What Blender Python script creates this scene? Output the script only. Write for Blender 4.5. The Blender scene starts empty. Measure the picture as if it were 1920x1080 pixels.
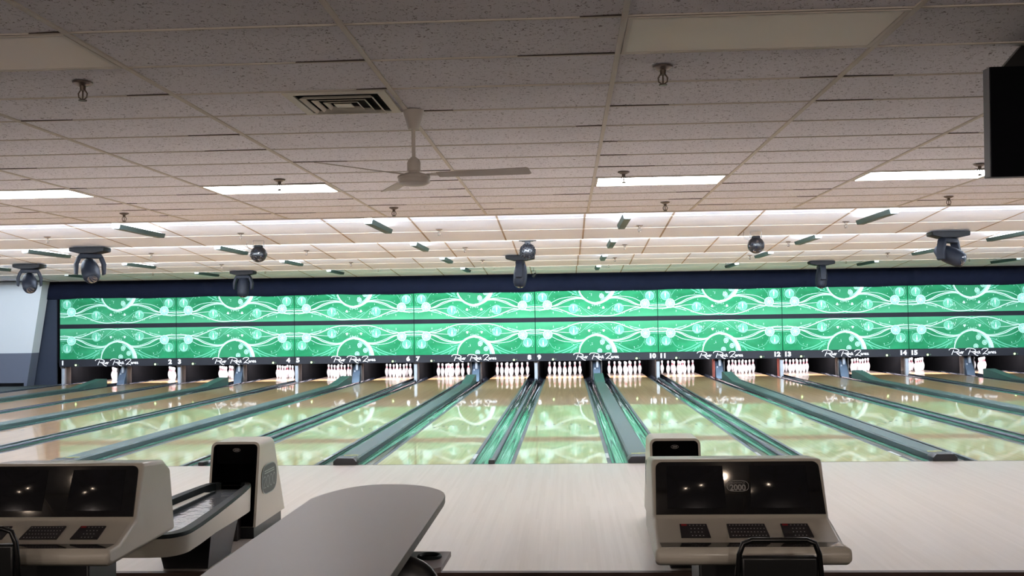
import bpy, bmesh, math, random
from mathutils import Vector, Matrix
random.seed(7)
SC = bpy.context.scene
COL = SC.collection
PI = math.pi

# ------------------------------------------------------------------ camera
cam_d = bpy.data.cameras.new('camera')
cam = bpy.data.objects.new('camera', cam_d); COL.objects.link(cam)
cam_d.sensor_fit = 'HORIZONTAL'; cam_d.sensor_width = 36.0; cam_d.lens = 1900.0 / 1920.0 * 36.0
cam_d.clip_start = 0.05; cam_d.clip_end = 200
yaw, pitch, roll = 0.0540, 0.0325, -0.0143
fw = Vector((-math.sin(yaw)*math.cos(pitch), math.cos(yaw)*math.cos(pitch), math.sin(pitch)))
rt = Vector((math.cos(yaw), math.sin(yaw), 0)); up = rt.cross(fw)
r2 = rt*math.cos(roll) + up*math.sin(roll); u2 = up*math.cos(roll) - rt*math.sin(roll)
M = Matrix.Identity(4)
for i in range(3):
    M[i][0] = r2[i]; M[i][1] = u2[i]; M[i][2] = -fw[i]
M[0][3], M[1][3], M[2][3] = 0.8878, -11.5592, 1.6238
cam.matrix_world = M
SC.camera = cam

# ------------------------------------------------------------------ world, exposure
wd = bpy.data.worlds.new('world'); SC.world = wd; wd.use_nodes = True
wd.node_tree.nodes['Background'].inputs[0].default_value = (0.5, 0.48, 0.48, 1)
wd.node_tree.nodes['Background'].inputs[1].default_value = 0.02
SC.view_settings.view_transform = 'Standard'
SC.view_settings.look = 'None'
SC.view_settings.gamma = 1.0
SC.view_settings.use_curve_mapping = False
SC.view_settings.exposure = 0.14
SC.cycles.max_bounces = 8
SC.cycles.caustics_reflective = False
SC.cycles.caustics_refractive = False

# light levels
E_TROFFER = 17.5
E_STRIP = 8.0
P_MASK = 15.0
P_PIN = 95.0
P_COVE = 340.0
P_BACK = 175.0

# dimensions of the place
LANE = 1.0541; GS = 0.527; GR = 0.7336
W = 2*LANE + GS + GR            # one pair of lanes
H = 2.912                       # ceiling edges
EDGE = [0.656, 4.55, 8.48, 12.40, 16.46]
MASKY = 16.44
GX0, GY0 = 1.1522, -7.268       # ceiling grid origin
def divx(m): return m*W/2       # centre of the division m (0 is between lanes 8 and 9)

def area(name, loc, direction, sx, sy, power, color):
    l = bpy.data.lights.new(name, 'AREA'); l.shape = 'RECTANGLE'; l.size = sx; l.size_y = sy
    l.energy = power; l.color = color
    o = bpy.data.objects.new(name, l); COL.objects.link(o)
    o.location = loc; o.rotation_euler = Vector(direction).to_track_quat('-Z', 'Y').to_euler()
    return o
# fluorescent battens behind the last ceiling edge that light the printed panels
for k in range(-4, 4):
    c = (k + 0.5)
    g = 0.06 + 5.2*math.exp(-((c - 0.1)/2.1)**2)
    area('mask_light', (c*W, 13.0, 3.0), (0, 3.4, -1.75), 2.7, 0.12, P_MASK*g, (0.74, 0.96, 1.0))
# cove battens behind the first three ceiling edges wash the bays from below
for i in range(3):
    for k in range(-5, 5):
        area('cove_light', ((k+0.5)*3.3, EDGE[i]+0.2, 2.99), (0, 0.62, 0.78), 3.2, 0.1, P_COVE*(1.0, 0.95, 0.8)[i], (0.79, 0.89, 1.0))
# added warm fill lights behind the viewer, lifting the ceiling and console fronts
for x, y in ((-6, -15.5), (-2, -16.5), (2, -16.5), (6, -15.5)):
    l = bpy.data.lights.new('added_fill_light', 'POINT'); l.energy = P_BACK; l.color = (1.0, 0.86, 0.76); l.shadow_soft_size = 0.12
    o = bpy.data.objects.new('added_fill_light', l); COL.objects.link(o); o.location = (x, y, 2.2)
# pin lights behind the sign bars
for n in range(16):
    m = n - 8
    wa = GR if m % 2 else GS
    area('pin_deck_light', (divx(m) + wa/2 + LANE/2, 17.0, 0.62), (0, 1.75, -0.5), 1.0, 0.06, P_PIN, (1.0, 0.95, 1.0))

# ------------------------------------------------------------------ materials
def lin(c):
    c = c/255.0
    return c/12.92 if c <= 0.04045 else ((c+0.055)/1.055)**2.4
def rgb(r, g, b): return (lin(r), lin(g), lin(b), 1.0)
def mat(name, col, rough=0.5, metal=0.0, coat=0.0, coat_r=0.03, noise=0.0, scale=8.0, spec=0.5, bump=0.0, stretch=(1, 1, 1)):
    m = bpy.data.materials.new(name); m.use_nodes = True
    nt = m.node_tree; N = nt.nodes; L = nt.links
    p = N['Principled BSDF']
    p.inputs['Base Color'].default_value = col
    p.inputs['Roughness'].default_value = rough
    p.inputs['Metallic'].default_value = metal
    p.inputs['Coat Weight'].default_value = coat
    p.inputs['Coat Roughness'].default_value = coat_r
    p.inputs['Specular IOR Level'].default_value = spec
    if noise or bump:
        tc = N.new('ShaderNodeTexCoord'); mp = N.new('ShaderNodeMapping'); nz = N.new('ShaderNodeTexNoise')
        mp.inputs['Scale'].default_value = stretch
        nz.inputs['Scale'].default_value = scale; nz.inputs['Detail'].default_value = 4
        L.new(tc.outputs['Object'], mp.inputs[0]); L.new(mp.outputs[0], nz.inputs['Vector'])
        if noise:
            mx = N.new('ShaderNodeMix'); mx.data_type = 'RGBA'
            mx.inputs[6].default_value = tuple(c*(1-noise) for c in col[:3]) + (1,)
            mx.inputs[7].default_value = tuple(min(1, c*(1+noise)) for c in col[:3]) + (1,)
            L.new(nz.outputs[0], mx.inputs[0]); L.new(mx.outputs[2], p.inputs['Base Color'])
        if bump:
            b = N.new('ShaderNodeBump'); b.inputs['Strength'].default_value = bump; b.inputs['Distance'].default_value = 0.01
            L.new(nz.outputs[0], b.inputs['Height']); L.new(b.outputs[0], p.inputs['Normal'])
    return m
def emit(name, col, strength):
    m = bpy.data.materials.new(name); m.use_nodes = True
    nt = m.node_tree; N = nt.nodes; N.remove(N['Principled BSDF'])
    e = N.new('ShaderNodeEmission'); e.inputs[0].default_value = col; e.inputs[1].default_value = strength
    nt.links.new(e.outputs[0], N['Material Output'].inputs[0])
    return m
def wood(name, c1, c2, board, rough, coat, coat_r, streak=0.5):
    """long boards running along Y"""
    m = mat(name, c1, rough, coat=coat, coat_r=coat_r)
    nt = m.node_tree; N = nt.nodes; L = nt.links; p = N['Principled BSDF']
    tc = N.new('ShaderNodeTexCoord'); sp = N.new('ShaderNodeSeparateXYZ'); L.new(tc.outputs['Object'], sp.inputs[0])
    d = N.new('ShaderNodeMath'); d.operation = 'DIVIDE'; d.inputs[1].default_value = board; L.new(sp.outputs[0], d.inputs[0])
    fl = N.new('ShaderNodeMath'); fl.operation = 'FLOOR'; L.new(d.outputs[0], fl.inputs[0])
    wn = N.new('ShaderNodeTexWhiteNoise'); wn.noise_dimensions = '2D'
    yo = N.new('ShaderNodeMath'); yo.operation = 'MULTIPLY_ADD'; yo.inputs[1].default_value = 0.6; L.new(sp.outputs[1], yo.inputs[0])
    off = N.new('ShaderNodeMath'); off.operation = 'MULTIPLY'; off.inputs[1].default_value = 0.377; L.new(fl.outputs[0], off.inputs[0])
    L.new(off.outputs[0], yo.inputs[2])
    yf = N.new('ShaderNodeMath'); yf.operation = 'FLOOR'; L.new(yo.outputs[0], yf.inputs[0])
    cb = N.new('ShaderNodeCombineXYZ'); L.new(fl.outputs[0], cb.inputs[0]); L.new(yf.outputs[0], cb.inputs[1]); L.new(cb.outputs[0], wn.inputs['Vector'])
    mp = N.new('ShaderNodeMapping'); mp.inputs['Scale'].default_value = (60, 1.2, 1); L.new(tc.outputs['Object'], mp.inputs[0])
    nz = N.new('ShaderNodeTexNoise'); nz.inputs['Scale'].default_value = 1.0; nz.inputs['Detail'].default_value = 5; L.new(mp.outputs[0], nz.inputs['Vector'])
    av = N.new('ShaderNodeMix'); av.inputs[0].default_value = streak; L.new(wn.outputs['Value'], av.inputs[2]); L.new(nz.outputs[0], av.inputs[3])
    mx = N.new('ShaderNodeMix'); mx.data_type = 'RGBA'; mx.inputs[6].default_value = c1; mx.inputs[7].default_value = c2
    L.new(av.outputs[0], mx.inputs[0]); L.new(mx.outputs[2], p.inputs['Base Color'])
    # faint waviness of the lacquer
    mp2 = N.new('ShaderNodeMapping'); mp2.inputs['Scale'].default_value = (9, 0.9, 1); L.new(tc.outputs['Object'], mp2.inputs[0])
    n2 = N.new('ShaderNodeTexNoise'); n2.inputs['Scale'].default_value = 1.0; n2.inputs['Detail'].default_value = 2; L.new(mp2.outputs[0], n2.inputs['Vector'])
    b = N.new('ShaderNodeBump'); b.inputs['Strength'].default_value = 0.1; b.inputs['Distance'].default_value = 0.002
    L.new(n2.outputs[0], b.inputs['Height']); L.new(b.outputs[0], p.inputs['Coat Normal']); L.new(b.outputs[0], p.inputs['Normal'])
    return m
def tile_mat(name, base, speck, spec_amt=0.5, seam=None):
    """mineral fibre board with small dark fissures"""
    m = mat(name, base, 0.95, spec=0.2)
    nt = m.node_tree; N = nt.nodes; L = nt.links; p = N['Principled BSDF']
    tc = N.new('ShaderNodeTexCoord')
    vo = N.new('ShaderNodeTexNoise'); vo.inputs['Scale'].default_value = 58; vo.inputs['Detail'].default_value = 2.5; vo.inputs['Distortion'].default_value = 1.4
    mp = N.new('ShaderNodeMapping'); mp.inputs['Scale'].default_value = (1.0, 0.8, 1); L.new(tc.outputs['Object'], mp.inputs[0]); L.new(mp.outputs[0], vo.inputs['Vector'])
    cr = N.new('ShaderNodeValToRGB'); cr.color_ramp.elements[0].position = 0.33; cr.color_ramp.elements[1].position = 0.40
    cr.color_ramp.elements[0].color = (1, 1, 1, 1); cr.color_ramp.elements[1].color = (0, 0, 0, 1); L.new(vo.outputs[0], cr.inputs[0])
    n2 = N.new('ShaderNodeTexNoise'); n2.inputs['Scale'].default_value = 0.9; L.new(tc.outputs['Object'], n2.inputs['Vector'])
    mx0 = N.new('ShaderNodeMix'); mx0.data_type = 'RGBA'
    mx0.inputs[6].default_value = tuple(c*0.9 for c in base[:3]) + (1,); mx0.inputs[7].default_value = tuple(min(1, c*1.08) for c in base[:3]) + (1,)
    L.new(n2.outputs[0], mx0.inputs[0])
    ml = N.new('ShaderNodeMath'); ml.operation = 'MULTIPLY'; ml.inputs[1].default_value = spec_amt; L.new(cr.outputs[0], ml.inputs[0])
    mx = N.new('ShaderNodeMix'); mx.data_type = 'RGBA'; mx.inputs[7].default_value = speck
    L.new(ml.outputs[0], mx.inputs[0]); L.new(mx0.outputs[2], mx.inputs[6]); L.new(mx.outputs[2], p.inputs['Base Color'])
    return m

MT = {}
MT['tile'] = tile_mat('ceiling tile', rgb(242, 240, 244), rgb(88, 76, 74), 0.75)
MT['bay'] = tile_mat('ceiling bay tile', rgb(230, 232, 240), rgb(165, 155, 150), 0.2)
MT['tbar'] = mat('painted ceiling bar', rgb(206, 198, 186), 0.6)
MT['seam'] = mat('brown bay seam', rgb(150, 130, 112), 0.8)
MT['gap'] = mat('dark tile gap', rgb(70, 58, 52), 0.9)
MT['lane'] = wood('lacquered lane wood', rgb(222, 184, 136), rgb(192, 150, 104), 0.0264, 0.4, 0.82, 0.035, 0.45)
MT['approach'] = wood('approach maple', rgb(216, 206, 198), rgb(200, 189, 180), 0.0286, 0.4, 0.35, 0.12, 0.6)
MT['dot'] = mat('dark inlay', rgb(60, 40, 25), 0.4)
MT['deck'] = mat('pin deck', rgb(214, 190, 176), 0.3, coat=0.8, coat_r=0.03, noise=0.05)
MT['gutter'] = mat('gutter plastic', rgb(40, 46, 58), 0.25, coat=1.0, coat_r=0.04, noise=0.15, scale=3, bump=0.3, stretch=(4, 1, 4))
MT['flange'] = mat('gutter edge strip', rgb(58, 64, 72), 0.45, noise=0.1)
MT['cover'] = mat('return cover', rgb(48, 66, 64), 0.5, noise=0.1, scale=14)
MT['ramp'] = mat('ramp plastic', rgb(44, 76, 70), 0.55, noise=0.1, scale=14)
MT['groove'] = mat('black groove', rgb(14, 16, 18), 0.5)
MT['blackp'] = mat('black plastic', rgb(17, 17, 20), 0.35, noise=0.15)
MT['yellow'] = mat('yellow sticker', rgb(205, 200, 90), 0.5, noise=0.1)
MT['white_st'] = mat('white sticker', rgb(205, 212, 215), 0.4, noise=0.08)
MT['pin'] = mat('pin plastic', rgb(245, 240, 242), 0.25, coat=0.6)
MT['red'] = mat('red neck stripe', rgb(190, 20, 50), 0.3)
MT['kick'] = mat('kickback grey', rgb(56, 51, 50), 0.5, noise=0.25, scale=6)
MT['kickred'] = mat('kickback red board', rgb(140, 58, 46), 0.5, noise=0.25, scale=6)
MT['silver'] = mat('brushed silver', rgb(150, 156, 165), 0.4, metal=0.5, noise=0.15)
MT['navysil'] = mat('dull blue steel', rgb(95, 110, 130), 0.35, metal=0.4, noise=0.2, scale=9)
MT['black'] = mat('matt black', rgb(8, 8, 10), 0.9, spec=0.05)
MT['curtain'] = mat('navy cloth', rgb(12, 16, 31), 0.9, noise=0.2, scale=4, spec=0.1)
MT['sideblk'] = mat('charcoal panel', rgb(34, 40, 52), 0.8, noise=0.08, spec=0.2)
MT['rail'] = mat('mask rail', rgb(10, 13, 25), 0.6, noise=0.1, spec=0.2)
MT['signbar'] = mat('sign bar', rgb(10, 13, 24), 0.5, noise=0.1, spec=0.25)
MT['letter'] = mat('white paint', rgb(240, 240, 245), 0.6)
MT['mint'] = mat('pale mint print', rgb(136, 198, 180), 0.7)
MT['mint2'] = mat('mid mint print', rgb(84, 170, 138), 0.7)
MT['mintw'] = mat('white print', rgb(190, 222, 210), 0.7)
MT['led_on'] = emit('green led', (0.6, 1.0, 0.35, 1), 4.0)
MT['led_off'] = mat('dark green led', rgb(20, 60, 30), 0.3)
MT['wallw'] = mat('white wall paint', rgb(170, 174, 178), 0.85, noise=0.03, scale=2)
MT['wallg'] = mat('grey wall paint', rgb(74, 79, 92), 0.85, noise=0.05, scale=2)
MT['walld'] = mat('dim back wall paint', rgb(96, 84, 76), 0.9, noise=0.05)
MT['carpet'] = mat('dark carpet', rgb(40, 34, 34), 1.0, noise=0.3, scale=60)
MT['aisle'] = mat('slate aisle floor', rgb(70, 78, 76), 0.6, noise=0.1)
MT['nosing'] = mat('dark brown step board', rgb(74, 52, 42), 0.5, noise=0.2, scale=20)
MT['beige'] = mat('beige moulded plastic', rgb(196, 190, 176), 0.4, coat=0.3, coat_r=0.15, noise=0.04, scale=3)
MT['rubber'] = mat('dark green rubber', rgb(18, 26, 27), 0.55, spec=0.2)
MT['glass'] = mat('dark glass', rgb(6, 6, 8), 0.05, coat=0.5)
MT['crt'] = mat('picture tube glass', rgb(18, 18, 22), 0.08)
MT['key'] = mat('white key legend', rgb(190, 188, 186), 0.5)
MT['redkey'] = mat('red key', rgb(150, 30, 34), 0.5)
MT['keypad'] = mat('dark keypad', rgb(30, 26, 28), 0.45)
MT['logo'] = mat('grey logo', rgb(140, 138, 135), 0.5)
MT['badge'] = mat('pewter badge', rgb(48, 54, 53), 0.45, metal=0.2)
MT['badgel'] = mat('badge raised line', rgb(150, 158, 152), 0.35, metal=0.5)
MT['bed'] = mat('glossy ball rack bed', rgb(170, 174, 180), 0.12, metal=0.6, bump=0.6, scale=14)
MT['laminate'] = mat('grey mauve laminate', rgb(150, 140, 138), 0.45, noise=0.06, scale=180, coat=0.15, coat_r=0.3)
MT['edge'] = mat('grey marbled table edge', rgb(96, 94, 88), 0.5, noise=0.5, scale=16)
MT['vinyl'] = mat('black vinyl', rgb(12, 14, 16), 0.3, noise=0.1)
MT['tube'] = mat('black enamel tube', rgb(14, 14, 15), 0.25)
MT['fan'] = mat('fan enamel', rgb(208, 200, 190), 0.4)
MT['fanb'] = mat('fan blade', rgb(186, 176, 166), 0.5)
MT['brass'] = mat('aged brass', rgb(88, 76, 66), 0.4, metal=0.4)
MT['plate'] = mat('sprinkler plate', rgb(112, 98, 90), 0.35, metal=0.5)
MT['vent'] = mat('diffuser metal', rgb(214, 210, 196), 0.5, noise=0.12, scale=5)
MT['fix'] = mat('stage light housing', rgb(13, 16, 24), 0.6, spec=0.15, noise=0.15, scale=6)
MT['fixd'] = mat('stage light base', rgb(9, 9, 13), 0.6, spec=0.2)
MT['lens'] = mat('stage light lens', rgb(20, 24, 34), 0.05, coat=1.0)
MT['tray'] = mat('strip light housing', rgb(24, 32, 31), 0.5)
MT['stripend'] = mat('white enamel end', rgb(235, 238, 240), 0.5)
MT['tubeon'] = emit('lit tube', (0.97, 0.98, 1.0, 1), E_STRIP)
MT['tubeoff'] = mat('unlit tube', rgb(190, 195, 190), 0.4)
MT['diff_on'] = emit('lit diffuser', (1.0, 0.98, 1.0, 1), E_TROFFER)
MT['diff_off'] = mat('unlit diffuser', rgb(212, 200, 184), 0.4, noise=0.04, scale=3)
MT['bulb'] = emit('warm bulb', (1.0, 0.78, 0.6, 1), 160.0)
MT['tvside'] = mat('grey television side', rgb(120, 120, 126), 0.5)
MT['tvback'] = mat('black television', rgb(6, 8, 14), 0.7, spec=0.08)

def panel_mat(up):
    m = mat('green printed panel upper' if up else 'green printed panel lower', rgb(26, 170, 112), 0.75, spec=0.25)
    nt = m.node_tree; N = nt.nodes; L = nt.links; p = N['Principled BSDF']
    tc = N.new('ShaderNodeTexCoord'); mp = N.new('ShaderNodeMapping'); mp.inputs['Scale'].default_value = (1.6, 1, 4.0)
    mp.inputs['Rotation'].default_value = (0, 0.35, 0)
    nz = N.new('ShaderNodeTexNoise'); nz.inputs['Scale'].default_value = 0.9; nz.inputs['Detail'].default_value = 5
    L.new(tc.outputs['Object'], mp.inputs[0]); L.new(mp.outputs[0], nz.inputs['Vector'])
    cr = N.new('ShaderNodeValToRGB')
    cr.color_ramp.elements[0].position = 0.3; cr.color_ramp.elements[0].color = rgb(2, 98, 58)
    cr.color_ramp.elements[1].position = 0.72; cr.color_ramp.elements[1].color = rgb(24, 132, 86)
    L.new(nz.outputs[0], cr.inputs[0])
    # the print fades to pale green where the two boards meet at the rail
    sp = N.new('ShaderNodeSeparateXYZ'); L.new(tc.outputs['Object'], sp.inputs[0])
    mr = N.new('ShaderNodeMapRange'); L.new(sp.outputs[2], mr.inputs[0])
    a, b_ = ((0.34, 0.0) if up else (0.45, 0.865)); mr.inputs[1].default_value = a; mr.inputs[2].default_value = b_; mr.inputs[4].default_value = 0.5
    n3 = N.new('ShaderNodeTexNoise'); n3.inputs['Scale'].default_value = 1.3; n3.inputs['Detail'].default_value = 3; L.new(tc.outputs['Object'], n3.inputs['Vector'])
    ml = N.new('ShaderNodeMath'); ml.operation = 'MULTIPLY_ADD'; ml.inputs[1].default_value = 0.5; ml.inputs[2].default_value = -0.2; L.new(n3.outputs[0], ml.inputs[0])
    ad = N.new('ShaderNodeMath'); ad.operation = 'ADD'; ad.use_clamp = True; L.new(mr.outputs[0], ad.inputs[0]); L.new(ml.outputs[0], ad.inputs[1])
    mx = N.new('ShaderNodeMix'); mx.data_type = 'RGBA'; mx.inputs[7].default_value = rgb(84, 164, 126)
    L.new(ad.outputs[0], mx.inputs[0]); L.new(cr.outputs[0], mx.inputs[6]); L.new(mx.outputs[2], p.inputs['Base Color'])
    return m
MT['panel_up'] = panel_mat(True); MT['panel_lo'] = panel_mat(False)

# ------------------------------------------------------------------ mesh helpers
class MB:
    def __init__(s): s.bm = bmesh.new(); s.mi = 0; s.mats = []
    def use(s, m):
        if m not in s.mats: s.mats.append(m)
        s.mi = s.mats.index(m); return s
    def face(s, vs):
        try:
            f = s.bm.faces.new(vs); f.material_index = s.mi; return f
        except ValueError: return None
    def box(s, x0, x1, y0, y1, z0, z1, T=None):
        P = [Vector((x, y, z)) for z in (z0, z1) for y in (y0, y1) for x in (x0, x1)]
        if T: P = [T @ p for p in P]
        v = [s.bm.verts.new(p) for p in P]
        for q in ((0, 2, 3, 1), (4, 5, 7, 6), (0, 1, 5, 4), (2, 6, 7, 3), (0, 4, 6, 2), (1, 3, 7, 5)): s.face([v[i] for i in q])
        return s
    def quad(s, pts):
        s.face([s.bm.verts.new(p) for p in pts]); return s
    def tube(s, pts, r, n=10, cap=True, closed=False):
        pts = [Vector(p) for p in pts]; rings = []; prev = None
        rr = r if isinstance(r, (list, tuple)) else [r]*len(pts)
        for i, p in enumerate(pts):
            a = pts[i-1] if (i > 0 or closed) else pts[i]
            b = pts[(i+1) % len(pts)] if (i < len(pts)-1 or closed) else pts[i]
            t = (b - a).normalized()
            ref = prev if prev and abs(prev.dot(t)) < 0.95 else (Vector((0, 0, 1)) if abs(t.z) < 0.9 else Vector((1, 0, 0)))
            u = (ref - t*ref.dot(t)).normalized(); prev = u; w = t.cross(u)
            rings.append([s.bm.verts.new(p + (u*math.cos(2*PI*k/n) + w*math.sin(2*PI*k/n))*rr[i]) for k in range(n)])
        m = len(rings)
        for i in range(m if closed else m-1):
            A, B = rings[i], rings[(i+1) % m]
            for k in range(n): s.face([A[k], A[(k+1) % n], B[(k+1) % n], B[k]])
        if cap and not closed: s.face(rings[0][::-1]); s.face(rings[-1])
        return s
    def lathe(s, prof, n=24, T=None, mats=None):
        rings = []
        for (r, z) in prof:
            ring = []
            for k in range(n):
                p = Vector((max(r, 1e-4)*math.cos(2*PI*k/n), max(r, 1e-4)*math.sin(2*PI*k/n), z))
                ring.append(s.bm.verts.new(T @ p if T else p))
            rings.append(ring)
        for i in range(len(rings)-1):
            if mats: s.use(mats[i])
            A, B = rings[i], rings[i+1]
            for k in range(n): s.face([A[k], A[(k+1) % n], B[(k+1) % n], B[k]])
        s.face(rings[0][::-1]); s.face(rings[-1])
        return s
    def prism(s, poly, axis, a, b, T=None):
        """extrude a closed polygon; axis 'x': poly is (y,z); 'y': (x,z); 'z': (x,y)"""
        def P(q, t):
            v = {'x': (t, q[0], q[1]), 'y': (q[0], t, q[1]), 'z': (q[0], q[1], t)}[axis]
            v = Vector(v); return T @ v if T else v
        A = [s.bm.verts.new(P(q, a)) for q in poly]; B = [s.bm.verts.new(P(q, b)) for q in poly]
        n = len(poly)
        for i in range(n): s.face([A[i], A[(i+1) % n], B[(i+1) % n], B[i]])
        s.face(A[::-1]); s.face(B)
        return s
    def strip(s, rowA, rowB, closed=False):
        A = [s.bm.verts.new(p) for p in rowA]; B = [s.bm.verts.new(p) for p in rowB]
        n = len(A)
        for i in range(n if closed else n-1): s.face([A[i], A[(i+1) % n], B[(i+1) % n], B[i]])
        return s
    def ell(s, c, r, n=20, m=12, T=None):
        prof = [(math.sin(PI*i/m), -math.cos(PI*i/m)) for i in range(m+1)]
        TT = Matrix.Translation(c) @ Matrix.Diagonal((r[0], r[1], r[2], 1))
        if T: TT = T @ TT
        return s.lathe(prof, n, TT)
    def build(s, name, m=None, parent=None, smooth=False, bevel=0, loc=None, rot=None, seg=3):
        if m: 
            if not s.mats: s.mats = [m]
        bmesh.ops.recalc_face_normals(s.bm, faces=s.bm.faces)
        me = bpy.data.meshes.new(name); s.bm.to_mesh(me); s.bm.free()
        for q in s.mats: me.materials.append(q)
        o = bpy.data.objects.new(name, me); COL.objects.link(o)
        if smooth:
            me.shade_smooth() if hasattr(me, 'shade_smooth') else None
            if smooth != 'all':
                try: me.set_sharp_from_angle(angle=math.radians(38))
                except Exception: pass
        if bevel:
            b = o.modifiers.new('bevel', 'BEVEL'); b.width = bevel; b.segments = seg; b.limit_method = 'ANGLE'; b.angle_limit = math.radians(35)
            me.shade_smooth(); 
            try: me.set_sharp_from_angle(angle=math.radians(60))
            except Exception: pass
        if parent: o.parent = parent
        if loc: o.location = loc
        if rot: o.rotation_euler = rot
        return o
def thing(name, label, cat, loc=(0, 0, 0), rz=0, group=None):
    o = bpy.data.objects.new(name, None); COL.objects.link(o); o.empty_display_size = 0.1
    o.location = loc; o.rotation_euler = (0, 0, rz)
    o['label'] = label; o['category'] = cat
    if group: o['group'] = group
    return o
def tag(o, label, cat, group=None):
    o['label'] = label; o['category'] = cat
    if group: o['group'] = group
    return o
def struct(o): o['kind'] = 'structure'; return o
def stuff(o): o['kind'] = 'stuff'; return o
def children(o): return [c for c in bpy.data.objects if c.parent == o]
def dup(root, loc, rz, label, group=None, kids=None):
    r = root.copy(); COL.objects.link(r); r.location = loc; r.rotation_euler = (0, 0, rz); r['label'] = label
    if group: r['group'] = group
    def rec(src, dst):
        for ch in kidmap(src):
            c = ch.copy(); COL.objects.link(c); c.parent = dst; rec(ch, c)
    rec(root, r)
    return r
_kids = {}
def kidmap(src):
    if src.name not in _kids: _kids[src.name] = children(src)
    return _kids[src.name]
def crom(pts, k=6):
    """smooth curve through 2D points"""
    out = []
    n = len(pts)
    for i in range(n-1):
        p0 = pts[max(i-1, 0)]; p1 = pts[i]; p2 = pts[i+1]; p3 = pts[min(i+2, n-1)]
        for j in range(k):
            t = j/k
            out.append(tuple(0.5*((2*p1[a]) + (-p0[a]+p2[a])*t + (2*p0[a]-5*p1[a]+4*p2[a]-p3[a])*t*t + (-p0[a]+3*p1[a]-3*p2[a]+p3[a])*t**3) for a in (0, 1)))
    out.append(tuple(pts[-1])); return out
def ribbon2d(pts, w):
    """quads (lists of four 2D points) along a polyline"""
    L_, R_ = [], []
    for i, p in enumerate(pts):
        a = pts[max(i-1, 0)]; b = pts[min(i+1, len(pts)-1)]
        dx, dy = b[0]-a[0], b[1]-a[1]; d = math.hypot(dx, dy) or 1
        ww = w[i] if isinstance(w, list) else w
        nx, ny = -dy/d*ww/2, dx/d*ww/2
        L_.append((p[0]+nx, p[1]+ny)); R_.append((p[0]-nx, p[1]-ny))
    return [[L_[i], L_[i+1], R_[i+1], R_[i]] for i in range(len(pts)-1)]
def text_mesh(name, s, size, m, parent, loc, rot, bold=0.0, sx=1.0, ext=0.0, align='CENTER'):
    cu = bpy.data.curves.new(name, 'FONT'); cu.body = s; cu.size = size; cu.offset = bold; cu.align_x = align; cu.extrude = ext
    cu.resolution_u = 4
    t = bpy.data.objects.new('tmp', cu); COL.objects.link(t)
    bpy.context.view_layer.update()
    me = bpy.data.meshes.new_from_object(t.evaluated_get(bpy.context.evaluated_depsgraph_get()))
    bpy.data.objects.remove(t); bpy.data.curves.remove(cu)
    for v in me.vertices: v.co.x *= sx
    me.materials.clear(); me.materials.append(m); me.name = name
    o = bpy.data.objects.new(name, me); COL.objects.link(o)
    if parent: o.parent = parent
    o.location = loc; o.rotation_euler = rot
    return o

# ------------------------------------------------------------------ shell of the room
XL, XR, YB, YE = -17.5, 16.5, -19.0, 20.6
# seating floor and raised approach
b = MB(); b.box(XL, XR, YB, -4.94, -0.35, -0.15); struct(b.build('floor', MT['carpet']))
b = MB(); b.box(XL, XR, -4.93, -0.02, -0.10, 0.0); o = b.build('floor_approach', MT['approach']); struct(o)
b = MB(); b.box(XL, XR, -4.98, -4.93, -0.032, 0.002); b.box(XL, XR, -4.955, -4.93, -0.15, -0.032); struct(b.build('trim_1', MT['nosing']))
b = MB(); b.box(XL, XR, -0.02, 0.0, -0.10, 0.001); struct(b.build('trim_2', MT['dot']))
b = MB(); b.box(XL, XR, 0.0, YE, -0.5, -0.12); struct(b.build('floor_under_lanes', MT['black']))
b = MB(); b.box(XL, divx(-8)-GS/2, 0.0, 16.5, -0.12, 0.0); b.box(divx(8)+GS/2, XR, 0.0, 16.5, -0.12, 0.0); struct(b.build('floor_aisle', MT['aisle']))
# walls
b = MB(); b.box(XL-0.2, XL, YB, YE, -0.5, 3.6); struct(b.build('wall_left', MT['wallw']))
b = MB(); b.box(XR, XR+0.2, YB, YE, -0.5, 3.6); struct(b.build('wall_right', MT['wallw']))
b = MB(); b.box(XL, XR, YB-0.2, YB, -0.5, 3.6); struct(b.build('wall_back', MT['walld']))
b = MB(); b.box(XL, XR, YE, YE+0.2, -0.5, 3.6); struct(b.build('wall_end', MT['black']))
# wing wall on the far left: white above, grey below, with a leaning right edge
def wingx(z): return -14.2 + (z/2.912)*0.46
b = MB()
b.use(MT['wallg']).prism([(XL, 0), (wingx(0), 0), (wingx(0.92), 0.92), (XL, 0.92)], 'y', 16.0, 16.40)
b.use(MT['wallw']).prism([(XL, 0.92), (wingx(0.92), 0.92), (wingx(H), H), (XL, H)], 'y', 16.0, 16.40)
struct(b.build('wall_wing', None))
b = MB(); b.box(XL, -14.28, 15.97, 16.0, 0.0, 0.09); struct(b.build('baseboard_wing', MT['black']))
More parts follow.
